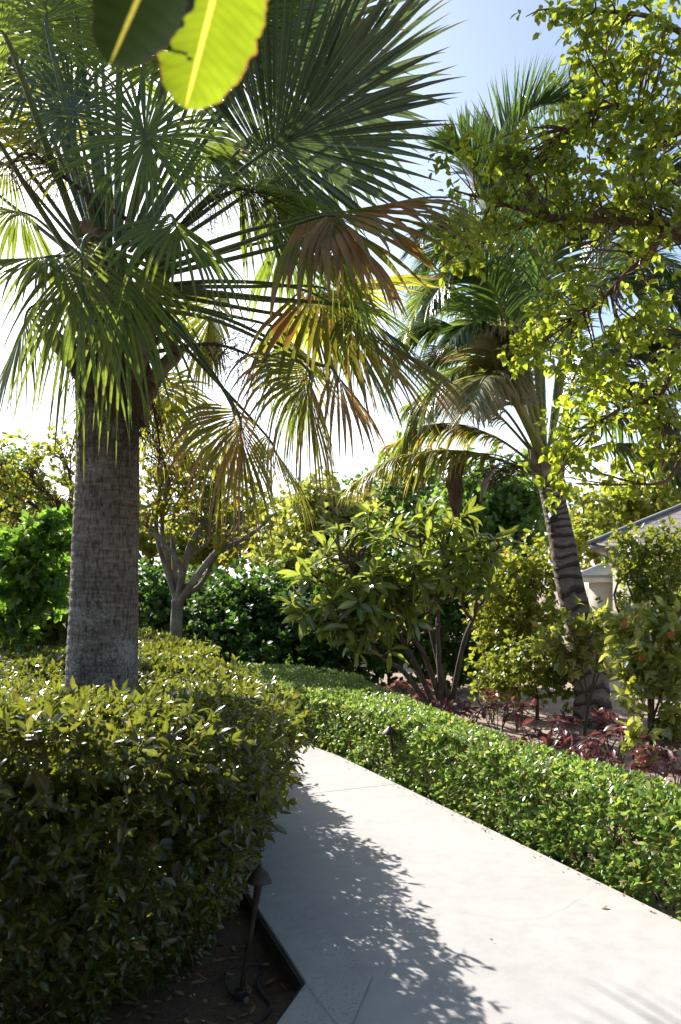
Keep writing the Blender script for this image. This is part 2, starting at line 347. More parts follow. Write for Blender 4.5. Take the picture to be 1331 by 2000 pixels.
def coco_trunk_mat():
    m, t = mk('coconut_trunk'); b = NB(t)
    tcn = b.n('ShaderNodeTexCoord'); o = tcn.outputs['Object']
    uv = b.n('ShaderNodeSeparateXYZ', {0: tcn.outputs['UV']})
    nb = b.noise(o, 2.2, 3, .5)
    wob = b.math('ADD', b.math('MULTIPLY', uv.outputs[1], 24.0), b.math('MULTIPLY', nb, 3.2))
    fr = b.math('FRACT', wob)
    c = b.ramp(fr, [(0.0, (.05, .037, .03)), (.28, (.10, .075, .06)), (.45, (.25, .20, .165)), (.9, (.19, .15, .125)), (1.0, (.06, .045, .035))])
    mph = b.n('ShaderNodeMapping', {'Vector': o, 'Scale': (.6, .6, 3)}); nh = b.noise(mph.outputs[0], 26, 5, .65)
    c = b.mix(1.0, c, b.ramp(nh, [(.3, .55), (.7, 1.35)]), 'MULTIPLY')
    bp = b.n('ShaderNodeBump', {'Strength': .8, 'Distance': .02, 'Height': b.math('ADD', fr, nh)})
    p = b.n('ShaderNodeBsdfPrincipled', {'Base Color': c, 'Roughness': .9, 'Specular IOR Level': .2, 'Normal': bp.outputs[0]})
    b.n('ShaderNodeOutputMaterial', {0: p.outputs[0]}); return m
M['coco_trunk'] = coco_trunk_mat()

# ------------------------------------------------------------------ ground and path
g = Geo(); S_ = 220
xs = np.concatenate([np.linspace(-S_, -8, 6), np.linspace(-6, 6, 49), np.linspace(8, S_, 6)])
ys = np.concatenate([np.linspace(-30, -2, 4), np.linspace(0, 16, 65), np.linspace(20, S_ * 1.5, 8)])
X, Yg = np.meshgrid(xs, ys); Z = -.085 + .012 * np.sin(X * 3.1 + 1.3 * Yg) * np.cos(Yg * 2.3) + .01 * np.sin(X * 7 - Yg * 5)
idx = np.arange(X.size).reshape(X.shape)
g.add(np.stack([X, Yg, Z], -1), np.stack([idx[:-1, :-1], idx[:-1, 1:], idx[1:, 1:], idx[1:, :-1]], -1))
tag(g.build('ground', M['soil']), kind='structure')

PL = [(-1.7, -3), (-.83, 1.0), (-.235, 2.97), (-.14, 3.28), (-.42, 4.06), (-.60, 4.6), (-.86, 5.4), (-1.14, 6.3), (-1.6, 7.6), (-2.3, 9.3), (-3.6, 10.9)]
PR = [(4.6, -3), (2.86, 1.0), (2.03, 2.9), (1.89, 3.24), (1.55, 4.02), (1.30, 4.6), (.95, 5.4), (.56, 6.3), (-.01, 7.6), (-.9, 9.15), (-2.5, 11.0)]
def strip(g, A, B, z, thick=0.0):
    n = len(A); V = [(x, y, z) for x, y in A] + [(x, y, z) for x, y in B]
    q = [(i, n + i, n + i + 1, i + 1) for i in range(n - 1)]
    g.add(V, q)
    if thick:
        for Ln_, sgn in ((A, 1), (B, -1)):
            V = [(x, y, z) for x, y in Ln_] + [(x, y, z - thick) for x, y in Ln_]
            g.add(V, [((i, i + 1, n + i + 1, n + i) if sgn > 0 else (i, n + i, n + i + 1, i + 1)) for i in range(n - 1)])
g = Geo(); strip(g, PL, PR, 0.0, .12); tag(g.build('path', M['path'], smooth=False), kind='structure')
def inset(Ln_, d):
    p = np.array(Ln_, float); t = nrm(np.gradient(p, axis=0)); return p + np.stack([t[:, 1], -t[:, 0]], -1) * d
g = Geo(); strip(g, [tuple(v) for v in inset(PL, .004)], [tuple(v) for v in inset(PL, .27)], .004)
tag(g.build('path_border', M['border'], smooth=False), kind='structure')
g = Geo()
def line2(a, b, w_, z):
    a = np.array(a, float); b = np.array(b, float); t = (b - a) / np.linalg.norm(b - a); s = np.array([t[1], -t[0]]) * w_ / 2
    g.add([(*(a - s), z), (*(a + s), z), (*(b + s), z), (*(b - s), z)], [(0, 1, 2, 3)])
il = inset(PL, .275); ir = inset(PR, -.275)
for q_ in range(2, len(il) - 1):
    line2(il[q_], il[q_ + 1], .002, .003 + .0001 * q_)
line2((-.80, 6.0), (.62, 6.62), .007, .0035)
line2((-.14, 3.27), (.30, 2.2), .003, .0085)
def crack(pts, seed):
    r_ = np.random.RandomState(seed); q = spline([(x, y, .0034) for x, y in pts], 40); q[:, :2] += np.cumsum(r_.normal(size=(40, 2)) * .006, 0); 
    for a_, b_ in zip(q[:-1], q[1:]): line2(a_[:2], b_[:2] + (b_[:2] - a_[:2]) * .1, r_.uniform(.0008, .0016), .0034)
crack([(.05, 3.7), (.5, 4.0), (.9, 3.95), (1.3, 4.25)], 3); 
tag(g.build('path_joints', M['joint'], smooth=False), kind='structure')

g = Geo(); e0 = inset(PL, -.003); e1 = inset(PL, -.016)
i0 = 2
strip(g, [tuple(v) for v in e1[1:]], [tuple(v) for v in e0[1:]], -.006, .12)
o = g.build('garden_edging', M['edge'], smooth=False)
tag(o, 'thin black garden edging between the dark soil and the pale path', 'edging')

# ------------------------------------------------------------------ leaves on shoots
P_OB = [.18, .75, 1.0, .62, .05]; P_EL = [.10, .9, .95, .04]; P_RO = [.25, 1.0, .85, .05]; P_LO = [.12, .55, .92, 1.0, .75, .06]
def shoots(g, P, Ax, k, Ln, Wd, prof, open_=0.9, droop=0.25, jl=.25, rs=RS, fold=.28, inner=0.0):
    """k leaves round every shoot tip P with axis Ax"""
    n = len(P)
    if n == 0: return
    P = np.repeat(P, k, 0); Ax = nrm(np.repeat(Ax, k, 0)); m = n * k
    ref = nrm(rs.normal(size=(n, 3))); ref = np.repeat(ref, k, 0)
    s1 = nrm(np.cross(Ax, ref)); s2 = np.cross(Ax, s1)
    ph = np.tile(np.arange(k) * 2.399, n) + rs.uniform(-.5, .5, m)
    op = open_ * rs.uniform(.55, 1.3, m)
    rad = np.cos(ph)[:, None] * s1 + np.sin(ph)[:, None] * s2
    D = nrm(np.cos(op)[:, None] * Ax + np.sin(op)[:, None] * rad)
    side = nrm(np.cross(D, Ax) + rs.normal(size=(m, 3)) * .25)
    ln = Ln * rs.uniform(1 - jl, 1 + jl, m)
    P = P - Ax * (rs.uniform(0, inner, m))[:, None] if inner > 0 else P
    blades(g, P, D, side, ln, Wd * ln / Ln, prof, droop=droop * rs.uniform(.3, 1.6, m), fold=fold * rs.uniform(.3, 1.4))

def poly_dist(pts, poly):
    """distance to polygon edges, inside flag, nearest edge's outward normal (poly counter-clockwise)"""
    poly = np.array(poly, float); n = len(poly); best = np.full(len(pts), 1e9); nn = np.zeros((len(pts), 2)); ins = np.zeros(len(pts), bool)
    for i in range(n):
        a, b = poly[i], poly[(i + 1) % n]; e = b - a; l2 = e @ e
        t = np.clip(((pts - a) @ e) / l2, 0, 1); q = a + t[:, None] * e; d = np.linalg.norm(pts - q, axis=1)
        up = d < best; best[up] = d[up]; nn[up] = np.array([e[1], -e[0]]) / math.sqrt(l2)
        c = ((a[1] > pts[:, 1]) != (b[1] > pts[:, 1])) & (pts[:, 0] < (b[0] - a[0]) * (pts[:, 1] - a[1]) / (b[1] - a[1] + 1e-12) + a[0])
        ins ^= c
    return best, ins, nn
def bump2(x, y): return .5 * np.sin(x * 2.1 + 1.7 * np.sin(y * 1.3)) + .3 * np.sin(y * 3.3 + x * 1.1) + .2 * np.sin(x * 6.1 - y * 5.2)

def clumpy(P, f):
    v = np.sin(P[:, 0] * f + 1.9 * np.sin(P[:, 2] * f * 1.1 + 1)) * np.sin(P[:, 1] * f * .9 + 2.1 * np.sin(P[:, 0] * f * .7)) + .6 * np.sin(P[:, 2] * f * 1.9 + P[:, 1] * f * 1.3)
    return np.clip(.68 + .40 * v, .16, 1.0)
def hedge_points(poly, H, rho, z0, under, rnd=.15, bump=.03, dens=lambda P: np.ones(len(P)), keep=lambda P: np.ones(len(P), bool), rs=RS, Hfun=None):
    poly = np.array(poly, float); lo, hi = poly.min(0), poly.max(0)
    n = int(rho * np.prod(hi - lo)); p = rs.uniform(lo, hi, (n, 2)); d, ins, nn = poly_dist(p, poly); p, d, nn = p[ins], d[ins], nn[ins]
    Hf = Hfun(p) if Hfun is not None else np.full(len(p), H)
    z = Hf + bump * bump2(p[:, 0], p[:, 1]); e = np.clip((rnd - d) / rnd, 0, 1)
    z = z - rnd * (1 - np.sqrt(1 - e**2))
    N = np.stack([nn[:, 0] * e, nn[:, 1] * e, np.ones(len(p)) - .5 * e], -1)
    PT = np.stack([p[:, 0], p[:, 1], z], -1)
    # sides
    PS, NS = [], []
    for i in range(len(poly)):
        a, b = poly[i], poly[(i + 1) % len(poly)]; ln = np.linalg.norm(b - a); k = int(rho * ln * (H - z0) * 1.15)
        t = rs.uniform(0, 1, k); nrm2 = np.array([(b - a)[1], -(b - a)[0]]) / ln
        q = a + t[:, None] * (b - a); zz = z0 + rs.uniform(0, 1, k) * ((Hfun(q) if Hfun is not None else H) - rnd * .5 - z0); ins_ = under * np.clip(1 - (zz - z0) / (H * .75 - z0), 0, 1)**1.3 + bump * 1.3 * bump2(q[:, 0] * 1.3 + zz * 3, q[:, 1] * 1.3 - zz * 2)
        q = q - ins_[:, None] * nrm2
        PS.append(np.stack([q[:, 0], q[:, 1], zz], -1)); NS.append(np.tile([nrm2[0], nrm2[1], .25], (k, 1)))
    P = np.concatenate([PT] + PS); N = nrm(np.concatenate([N] + NS))
    kk = keep(P) & (rs.uniform(size=len(P)) < dens(P)); return P[kk], N[kk]

# ---- tall hedge on the left
LH = [(-4.4, 2.72), (-1.4, 2.62), (-.8, 2.8), (-.40, 3.4), (-.26, 4.1), (-.32, 4.7), (-.46, 5.5), (-.78, 6.7), (-1.25, 8.3), (-2.25, 11.0), (-4.0, 12.4), (-6.5, 12.6)]
TX, TY = -1.515, 5.2
def keepL(P):
    return (P[:, 0] > -.45 * P[:, 1] - .5) & (np.hypot(P[:, 0] - TX, P[:, 1] - TY) > .20)
def HL(q): return np.interp(q[:, 1], [2.6, 3.1, 4.0, 4.9, 6.0], [1.09, 1.09, 1.03, .91, .90])
hedge = empty('hedge', (-2.2, 6.5, -.08), 'tall clipped glossy green hedge surrounding the big fan palm trunk, left of the path', 'hedge')
Ph, Nh = hedge_points(LH, .90, 1150, -.04, .30, Hfun=HL, rnd=.17, bump=.05, dens=lambda P: np.clip(6.0 / np.maximum(P[:, 1], 1), .28, 1.0) * clumpy(P, 4.5), keep=keepL)
tn = (Ph[:, 2] > .35) & (Ph[:, 0] > np.interp(Ph[:, 1], [3, 3.5, 4.1, 4.7, 5.5, 6.7, 8.3, 11], [-.75, -.38, -.26, -.32, -.46, -.78, -1.25, -2.25]) - .22)
tn = ~(tn & (RS.uniform(size=len(Ph)) < .42)); Ph, Nh = Ph[tn], Nh[tn]
dep = RS.exponential(.055, len(Ph))[:, None] - .03
Ph = Ph - Nh * dep
dip = np.exp(-((np.hypot(Ph[:, 0] - TX - .05, Ph[:, 1] - TY + .25) / .38)**2)); Ph[:, 2] -= .10 * dip
g = Geo()
near = Ph[:, 1] < 6.5
ax = nrm(Nh + np.array([0, 0, .5]) + RS.normal(size=Nh.shape) * .65)
sz = .066 * RS.uniform(.8, 1.25, len(Ph))
shoots(g, Ph[near], ax[near], 6, .043, .0092, P_OB, open_=.95, droop=.45, inner=.06, jl=.45, fold=.4)
shoots(g, Ph[~near], ax[~near], 5, .070, .0155, P_EL, open_=.95, droop=.4, inner=.05, fold=.4)
Pi_, Ni_ = hedge_points(LH, .90, 190, .02, .32, Hfun=HL, rnd=.17, bump=.05, dens=lambda P: np.where(P[:, 1] < 8, 1.0, .4), keep=keepL)  # inner leaves, added to stop light leaking through the hedge
Pi_ = Pi_ - Ni_ * RS.uniform(.20, .42, (len(Pi_), 1)); Pi_[:, 2] = np.maximum(Pi_[:, 2], .03)
shoots(g, Pi_, nrm(Ni_ + RS.normal(size=Ni_.shape) * .9), 6, .08, .022, P_EL, open_=1.2, droop=.4, inner=.12)
# stray upright shoots on the top and hanging sprays at the bottom corner
sel = RS.choice(np.where(Nh[:, 2] > .8)[0], 420, replace=False)
Pst = Ph[sel] + np.array([0, 0, .05]); shoots(g, Pst, nrm(np.array([0, 0, 1]) + RS.normal(size=Pst.shape) * .25), 4, .055, .010, P_OB, open_=.5, droop=.2, inner=.06)
sel = np.where((np.abs(Nh[:, 0]) + np.abs(Nh[:, 1]) > .5) & (Ph[:, 2] > .35) & (Ph[:, 1] < 9))[0]; sel = RS.choice(sel, 520, replace=False)
No = nrm(Nh[sel] * np.array([1, 1, .3]) + RS.normal(size=(520, 3)) * .3 + np.array([0, 0, .25])); shoots(g, Ph[sel] + No * RS.uniform(.04, .14, (520, 1)), No, 5, .056, .0115, P_OB, open_=.8, droop=.6, inner=.09)
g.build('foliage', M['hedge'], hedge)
g = Geo()
for i in range(620):
    j = RS.randint(len(Ph)); e = Ph[j]
    if e[1] > 8: continue
    b0 = np.array([e[0] - Nh[j, 0] * .45 + RS.normal() * .15, e[1] - Nh[j, 1] * .45 + RS.normal() * .15, -.08])
    if e[2] > .75: b0[:2] = e[:2] + RS.normal(size=2) * .12
    db, ib, _ = poly_dist(b0[None, :2], LH)
    if not ib[0] or db[0] < .42: continue
    mid = (b0 + e) / 2 + RS.normal(size=3) * .06
    tube(g, spline([b0, mid, e], 5), np.linspace(.008, .0025, 5), 5, cap=False)
g.build('stems', M['stem'], hedge)

# ---- low hedge on the right of the path
FR = [(3.45, -.4), (2.03 + .03, 2.95), (1.635, 3.92), (1.33, 4.62), (.98, 5.42), (.59, 6.32), (.02, 7.62), (-.36, 8.45), (-.95, 9.3), (-2.4, 10.95)]
BK = [(-1.9, 12.0), (-.4, 10.9), (.25, 9.75), (.48, 8.6), (.86, 7.18), (1.26, 5.87), (1.9, 4.55), (2.95, 2.3), (4.1, .1)]
RH = [FR[0]] + list(reversed(BK)) + list(reversed(FR[1:]))
low = empty('low_hedge', (.9, 6.0, -.08), 'low small leaved hedge clipped flat along the right edge of the path', 'hedge')
def keepR(P): return (P[:, 1] > 2.2) & (P[:, 0] < .46 * P[:, 1] + .25)
area2 = sum(RH[i][0] * RH[(i + 1) % len(RH)][1] - RH[(i + 1) % len(RH)][0] * RH[i][1] for i in range(len(RH)))
if area2 < 0: RH = RH[::-1]
Pr, Nr = hedge_points(RH, .49, 2100, -.06, .03, rnd=.055, bump=.022, dens=lambda P: np.clip(5.5 / np.maximum(P[:, 1], 1), .4, 1.0) * clumpy(P, 8.0), keep=keepR)
Pr = Pr - Nr * (RS.exponential(.03, len(Pr))[:, None] - .015)
g = Geo(); ax = nrm(Nr + np.array([0, 0, .5]) + RS.normal(size=Nr.shape) * .5)
shoots(g, Pr, ax, 5, .037, .0080, P_EL, jl=.45, fold=.4, open_=.95, droop=.25, inner=.03)
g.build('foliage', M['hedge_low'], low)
g = Geo()
for i in range(500):
    j = RS.randint(len(Pr)); e = Pr[j]
    b0 = np.array([e[0] - Nr[j, 0] * .2, e[1] - Nr[j, 1] * .2, -.08])
    tube(g, spline([b0, (b0 + e) / 2 + RS.normal(size=3) * .03, e], 4), np.linspace(.006, .002, 4), 4, cap=False)
g.build('stems', M['stem'], low)

# ------------------------------------------------------------------ fan palm on the left
palm = empty('fan_palm', (TX, TY, -.085), 'big fan palm with a thick grey lichen spotted trunk rising from the tall hedge', 'palm tree')
g = Geo(); n = 520; zz = np.linspace(-.1, 3.25, n); sd = 72
cxs = TX + .04 * np.clip(zz - .9, 0, 9) / 1.3 * .9; rr = np.interp(zz, [-.1, .3, .9, 1.6, 2.2, 2.7, 3.25], [.30, .25, .222, .205, .196, .182, .17])
an = np.linspace(0, 2 * np.pi, sd, endpoint=False)
ph = np.cumsum(np.interp(zz, [0, 3.25], [.62, 1.05]) * (3.35 / n) / .024 * 2 * np.pi * .5)
wob = .35 * np.sin(an * 2 + 1) + .25 * np.sin(an * 5)
ringm = 1 + .022 * np.abs(np.sin((ph[:, None] + wob[None]) / 2))**.6 + .010 * np.sin(an[None] * 3 + zz[:, None] * 1.3) + .006 * np.sin(an[None] * 7 + zz[:, None] * 9) + .004 * RS.normal(size=(n, sd))
tube(g, np.stack([cxs, np.full(n, TY), zz], -1), rr, sd, rmod=ringm)
g.build('trunk', M['trunk'], palm)
CR = Vector((TX + .09, TY, 3.35))

def fan(hub, tip, root, N=None, spread=100, nseg=44, droop=.7, fold=.35, mat='palm', join=.48, costa=.22, pr=.021, sag=.0, seed=0, wscale=1.0, name='frond'):
    """one palm leaf: petiole from root to hub, pleated blade of segments round the hub, tips hanging"""
    rs = np.random.RandomState(seed + 100)
    hub, tip, root = A3(hub), A3(tip), A3(root)
    A = tip - hub; rad = np.linalg.norm(A); A = A / rad
    if N is None:
        O = hub - A3(CR); O[2] = 0; O = nrm(O); N = -A[2] * O + (A @ O) * np.array([0, 0, 1.0])
        if np.linalg.norm(N) < .2: N = np.array([0, 0, 1.0])
    N = np.array(N, float); N = nrm(N - A * (N @ A)); S = np.cross(A, N)
    th = np.linspace(-1, 1, nseg); thr = R(spread) * th + rs.normal(size=nseg) * .012
    u = np.abs(th)
    D = np.cos(thr)[:, None] * A + np.sin(thr)[:, None] * S - (fold * u**1.2)[:, None] * N + rs.normal(size=(nseg, 3)) * .02
    D = nrm(D)
    P = hub + A * (costa * rad * (1 - u**1.3))[:, None] - N * (.10 * costa * rad * (1 - u)**2)[:, None]
    L_ = rad * (1 - .25 * u**2) * (1 - costa * .6 * (1 - u)) * rs.uniform(.82, 1.12, nseg)
    K = 11; t = np.linspace(0, 1, K)
    pitch = 2 * R(spread) / (nseg - 1)
    base_w = pitch * .5 * rad * join * (1.2 if join > .48 else .93) * wscale
    pf = np.where(t < join, .15 + .85 * t / join, np.clip((1 - (t - join) / (1 - join)), 0, 1)**.95 * .92 + .012)
    pf = np.tile(pf, (nseg, 1))
    dr = np.where(t[None] > join * .8, 1.0, .10) * droop * rs.uniform(.55, 1.5, (nseg, 1)) * 1.9
    # a few broken tips hang straight down
    br = rs.uniform(size=nseg) < .10
    dr[br] = np.where(t[None] > join, 3.2, .15) * droop
    side = nrm(np.cross(D, N)) + rs.normal(size=(nseg, 3)) * .22
    g = Geo(); blades(g, P, D, -side, L_, base_w, pf, droop=dr, fold=.45)
    f = g.build(name, M[mat], palm)
    g = Geo(); mid = (root + hub) / 2 + np.array([0, 0, sag]); c_end = hub + A * costa * rad * .9 - N * .02
    p = spline([root, mid, hub, c_end], 16); tube(g, p, np.concatenate([np.linspace(pr * 1.25, pr * .62, 11), np.linspace(pr * .58, pr * .15, 5)]), 7, flat=.6)
    g.build('petiole', M['petiole'], f)
    return f
def rootat(px, py, Y=None): return at(px, py, Y if Y else 5.1)
FANS = [
 # hub, tip, root, kwargs
 ((500, 310, 4.9), (830, 110, 4.7), (285, 520, 5.1), dict(N=(-.35, .75, .55), spread=105, nseg=72, droop=.2, fold=.15, mat='palm_g', join=.6, sag=.05)),
 ((470, 160, 5.5), (700, -170, 5.5), (260, 480, 5.2), dict(N=(-.4, .6, .6), spread=100, nseg=54, droop=.15, fold=.2, mat='palm_g', join=.55, sag=.05)),
 ((590, 230, 5.6), (860, 20, 6.0), (290, 500, 5.3), dict(N=(-.5, .3, .8), spread=85, nseg=44, droop=.2, fold=.3, mat='palm_g', join=.5)),
 ((430, 60, 5.0), (560, -240, 4.6), (255, 470, 5.1), dict(N=(-.3, .8, .4), spread=100, nseg=46, droop=.25, mat='palm', join=.5)),
 ((290, 275, 4.3), (175, 70, 4.4), (235, 520, 4.9), dict(N=(.1, -.9, .35), spread=170, nseg=60, droop=.45, fold=.12, mat='palm', join=.36, costa=.06, pr=.017)),
 ((590, 425, 4.5), (930, 345, 4.1), (300, 520, 5.0), dict(N=(-.1, -.25, 1), spread=88, nseg=46, droop=.75, fold=.75, mat='palm_b', join=.62, costa=.3, sag=.03)),
 ((470, 365, 4.9), (690, 400, 4.6), (280, 500, 5.1), dict(N=(0, .2, 1), spread=105, nseg=44, droop=.5, fold=.55, mat='palm', join=.5)),
 ((165, 470, 4.35), (120, 860, 4.15), (215, 540, 4.95), dict(N=(-.1, -1, .1), spread=78, nseg=30, droop=.9, fold=.35, mat='palm', join=.35, wscale=.9, sag=.12)),
 ((235, 505, 4.4), (265, 850, 4.3), (235, 560, 4.95), dict(N=(.1, -1, .1), spread=62, nseg=24, droop=.8, fold=.3, mat='palm', join=.34, wscale=.9, sag=.10)),
 ((110, 500, 4.6), (-190, 500, 4.3), (190, 540, 5.0), dict(N=(-.1, -.3, 1), spread=112, nseg=40, droop=.75, fold=.4, mat='palm', join=.42, sag=.05)),
 ((60, 420, 5.2), (-220, 360, 5.2), (185, 520, 5.1), dict(spread=100, nseg=40, droop=.5, mat='palm', join=.45)),
 ((462, 800, 4.6), (530, 1065, 4.5), (285, 590, 5.0), dict(spread=100, nseg=40, droop=1.45, fold=.45, mat='palm_b', join=.40, sag=.06, wscale=.85)),
 ((455, 795, 4.75), (420, 1010, 4.7), (290, 575, 5.1), dict(spread=85, nseg=34, droop=1.4, fold=.4, mat='palm_y', join=.40, sag=.06, wscale=.85)),
 ((592, 712, 4.5), (665, 985, 4.3), (290, 600, 5.0), dict(spread=110, nseg=44, droop=1.7, fold=.5, mat='palm_b', join=.38, sag=.07, wscale=.85)),
 ((600, 706, 4.6), (560, 940, 4.5), (285, 585, 5.0), dict(spread=90, nseg=38, droop=1.5, fold=.4, mat='palm', join=.38, sag=.07, wscale=.85)),
 ((418, 585, 5.7), (400, 775, 5.8), (300, 560, 5.3), dict(spread=95, nseg=36, droop=.6, mat='palm_y', join=.5)),
 ((590, 565, 4.9), (940, 745, 4.6), (285, 560, 5.1), dict(N=(.2, -.2, 1), spread=80, nseg=46, droop=.6, fold=.65, mat='palm_b', join=.5, costa=.4, sag=.04)),
 ((560, 590, 5.4), (830, 520, 5.7), (295, 565, 5.2), dict(spread=95, nseg=44, droop=.5, fold=.5, mat='palm_y', join=.5)),
 ((540, 470, 5.6), (760, 600, 5.9), (280, 530, 5.3), dict(spread=90, nseg=40, droop=.6, fold=.5, mat='palm', join=.5)),
 ((95, 70, 4.7), (70, -190, 4.6), (195, 480, 5.0), dict(N=(.3, -.8, .2), spread=120, nseg=46, droop=.45, mat='palm', join=.42)),
 ((20, 90, 4.3), (-110, -110, 4.1), (170, 500, 4.9), dict(N=(.5, -.7, .2), spread=130, nseg=44, droop=.6, mat='palm', join=.4, pr=.026)),
 ((-40, 220, 4.6), (-240, 120, 4.4), (150, 520, 5.0), dict(N=(.3, -.5, .6), spread=110, nseg=40, droop=.6, mat='palm', join=.4, pr=.024)),
 ((300, 740, 5.75), (345, 915, 5.8), (250, 620, 5.35), dict(spread=85, nseg=30, droop=.8, mat='palm_y', join=.4)),
 ((330, 745, 5.8), (420, 880, 6.0), (260, 620, 5.35), dict(spread=95, nseg=34, droop=.7, mat='palm_y', join=.4)),
 ((380, 110, 5.9), (400, -190, 6.0), (240, 470, 5.3), dict(spread=100, nseg=44, droop=.3, mat='palm', join=.5)),
 ((200, 120, 6.0), (170, -180, 6.2), (220, 460, 5.4), dict(spread=105, nseg=44, droop=.4, mat='palm', join=.45)),
 ((60, 250, 6.1), (-150, 120, 6.3), (180, 490, 5.4), dict(spread=105, nseg=40, droop=.5, mat='palm_y', join=.45)),
 ((110, 220, 6.2), (60, 60, 6.4), (200, 480, 5.4), dict(spread=120, nseg=42, droop=.6, mat='palm_y', join=.4)),
 ((370, 250, 5.8), (500, 420, 6.2), (250, 480, 5.3), dict(spread=110, nseg=42, droop=.6, mat='palm', join=.45)),
 ((330, 120, 4.7), (300, -160, 4.3), (240, 480, 5.0), dict(N=(0, .8, .5), spread=115, nseg=46, droop=.4, mat='palm', join=.45)),
 ((330, 420, 4.3), (440, 560, 3.9), (250, 540, 4.9), dict(N=(.3, -.5, .8), spread=95, nseg=30, droop=.9, fold=.4, mat='palm', join=.38)),
 ((640, 420, 4.3), (800, 560, 4.05), (310, 530, 4.95), dict(N=(.3, -.4, .8), spread=60, nseg=22, droop=1.2, fold=.4, mat='palm_d', join=.5)),
 ((60, 20, 5.3), (-20, -180, 5.3), (190, 480, 5.2), dict(spread=115, nseg=44, droop=.5, join=.42)),
 ((150, 40, 5.0), (110, -170, 4.8), (205, 480, 5.0), dict(N=(.2, .8, .3), spread=115, nseg=46, droop=.4, join=.45)),
 ((135, 265, 5.9), (20, 120, 6.2), (200, 500, 5.3), dict(spread=110, nseg=42, droop=.6, join=.42)),
 ((25, 330, 5.0), (-160, 260, 4.9), (180, 510, 5.1), dict(spread=105, nseg=40, droop=.7, join=.4)),
 ((500, 120, 6.2), (640, -60, 6.5), (270, 480, 5.4), dict(spread=110, nseg=46, droop=.3, join=.5, mat='palm_g')),
 ((620, 560, 5.7), (820, 640, 6.1), (300, 560, 5.3), dict(spread=95, nseg=42, droop=1.0, fold=.5, join=.42)),
 ((690, 600, 4.7), (880, 720, 4.6), (310, 560, 5.1), dict(N=(.3, -.3, .9), spread=85, nseg=40, droop=1.1, fold=.6, join=.42)),
 ((650, 460, 4.4), (740, 650, 4.3), (305, 540, 5.0), dict(spread=75, nseg=30, droop=1.4, fold=.4, join=.38, wscale=.85)),
 ((150, 225, 4.9), (60, 60, 4.8), (205, 500, 5.0), dict(N=(.2, -.8, .5), spread=150, nseg=54, droop=.5, fold=.2, mat='palm_g', join=.46, costa=.1)),
 ((210, 350, 4.7), (110, 260, 4.5), (215, 510, 4.95), dict(N=(.1, -.6, .7), spread=120, nseg=44, droop=.8, mat='palm', join=.42, costa=.15)),
 ((60, 160, 5.6), (-60, 20, 5.6), (190, 490, 5.2), dict(N=(.2, -.6, .5), spread=130, nseg=48, droop=.6, mat='palm_g', join=.46)),
 ((60, 90, 6.0), (-30, -90, 6.2), (190, 480, 5.4), dict(spread=120, nseg=48, droop=.6, mat='palm_g', join=.5)),
 ((180, 60, 6.3), (120, -100, 6.6), (210, 480, 5.5), dict(spread=120, nseg=48, droop=.5, mat='palm_g', join=.5)),
 ((290, 60, 6.1), (300, -120, 6.4), (230, 470, 5.4), dict(spread=120, nseg=48, droop=.5, mat='palm_g', join=.5)),
 ((400, 300, 6.0), (560, 230, 6.4), (255, 490, 5.4), dict(spread=110, nseg=44, droop=.6, mat='palm_g', join=.5)),
 ((560, 330, 5.3), (700, 470, 5.5), (285, 510, 5.2), dict(spread=95, nseg=42, droop=.9, join=.45)),
 ((110, -140, 5.9), (20, -420, 6.0), (215, 460, 5.4), dict(spread=110, nseg=44, droop=.5, join=.45)),  # fronds hubbed out of view here are added to shade the crown
 ((-170, 20, 6.3), (-420, -60, 6.5), (170, 490, 5.4), dict(spread=110, nseg=40, droop=.5, join=.45)),
 ((240, -220, 6.2), (300, -480, 6.5), (230, 460, 5.4), dict(spread=110, nseg=44, droop=.4, join=.45)),
 ((0, -240, 5.4), (-160, -460, 5.2), (200, 470, 5.2), dict(spread=110, nseg=40, droop=.5, join=.45)),
 ((-180, 240, 6.0), (-420, 240, 6.1), (160, 510, 5.3), dict(spread=110, nseg=40, droop=.6, join=.45)),
 ((420, -180, 5.5), (560, -420, 5.4), (250, 460, 5.2), dict(spread=105, nseg=44, droop=.3, join=.5, mat='palm_g')),
 ((230, 60, 5.3), (120, -120, 5.2), (230, 470, 5.2), dict(N=(.2, .7, .4), spread=120, nseg=46, droop=.5, join=.42)),
 ((520, 240, 5.9), (720, 330, 6.3), (280, 500, 5.3), dict(spread=100, nseg=44, droop=.6, join=.45)),
 ((140, 330, 5.4), (-20, 200, 5.5), (200, 500, 5.2), dict(spread=110, nseg=40, droop=.7, join=.4, mat='palm_y')),
 ((60, 600, 4.9), (-60, 850, 4.8), (170, 570, 5.0), dict(spread=85, nseg=32, droop=.9, join=.38)),
 ((680, 640, 5.2), (800, 830, 5.2), (300, 570, 5.2), dict(spread=90, nseg=40, droop=.9, fold=.5, join=.4)),
 ((540, 640, 5.6), (700, 800, 5.9), (300, 580, 5.3), dict(spread=90, nseg=40, droop=.9, fold=.5, join=.4, mat='palm_y')),
 ((520, 850, 5.2), (640, 1010, 5.4), (290, 600, 5.2), dict(spread=85, nseg=36, droop=1.0, fold=.5, join=.4, mat='palm_y')),
 ((650, 720, 4.35), (760, 880, 4.2), (600, 705, 4.5), dict(N=(.3, -.6, .6), spread=45, nseg=16, droop=1.3, fold=.4, mat='palm_d', join=.45)),
]
for i, (h, t_, r_, kw) in enumerate(FANS):
    fan(at(*h), at(*t_), at(*r_), seed=i, **kw)
fan(Vector((-1.6, 6.35, 3.9)), Vector((-2.0, 7.3, 3.55)), Vector((-1.45, 5.35, 3.35)), spread=85, nseg=40, droop=.5, join=.45, seed=88)
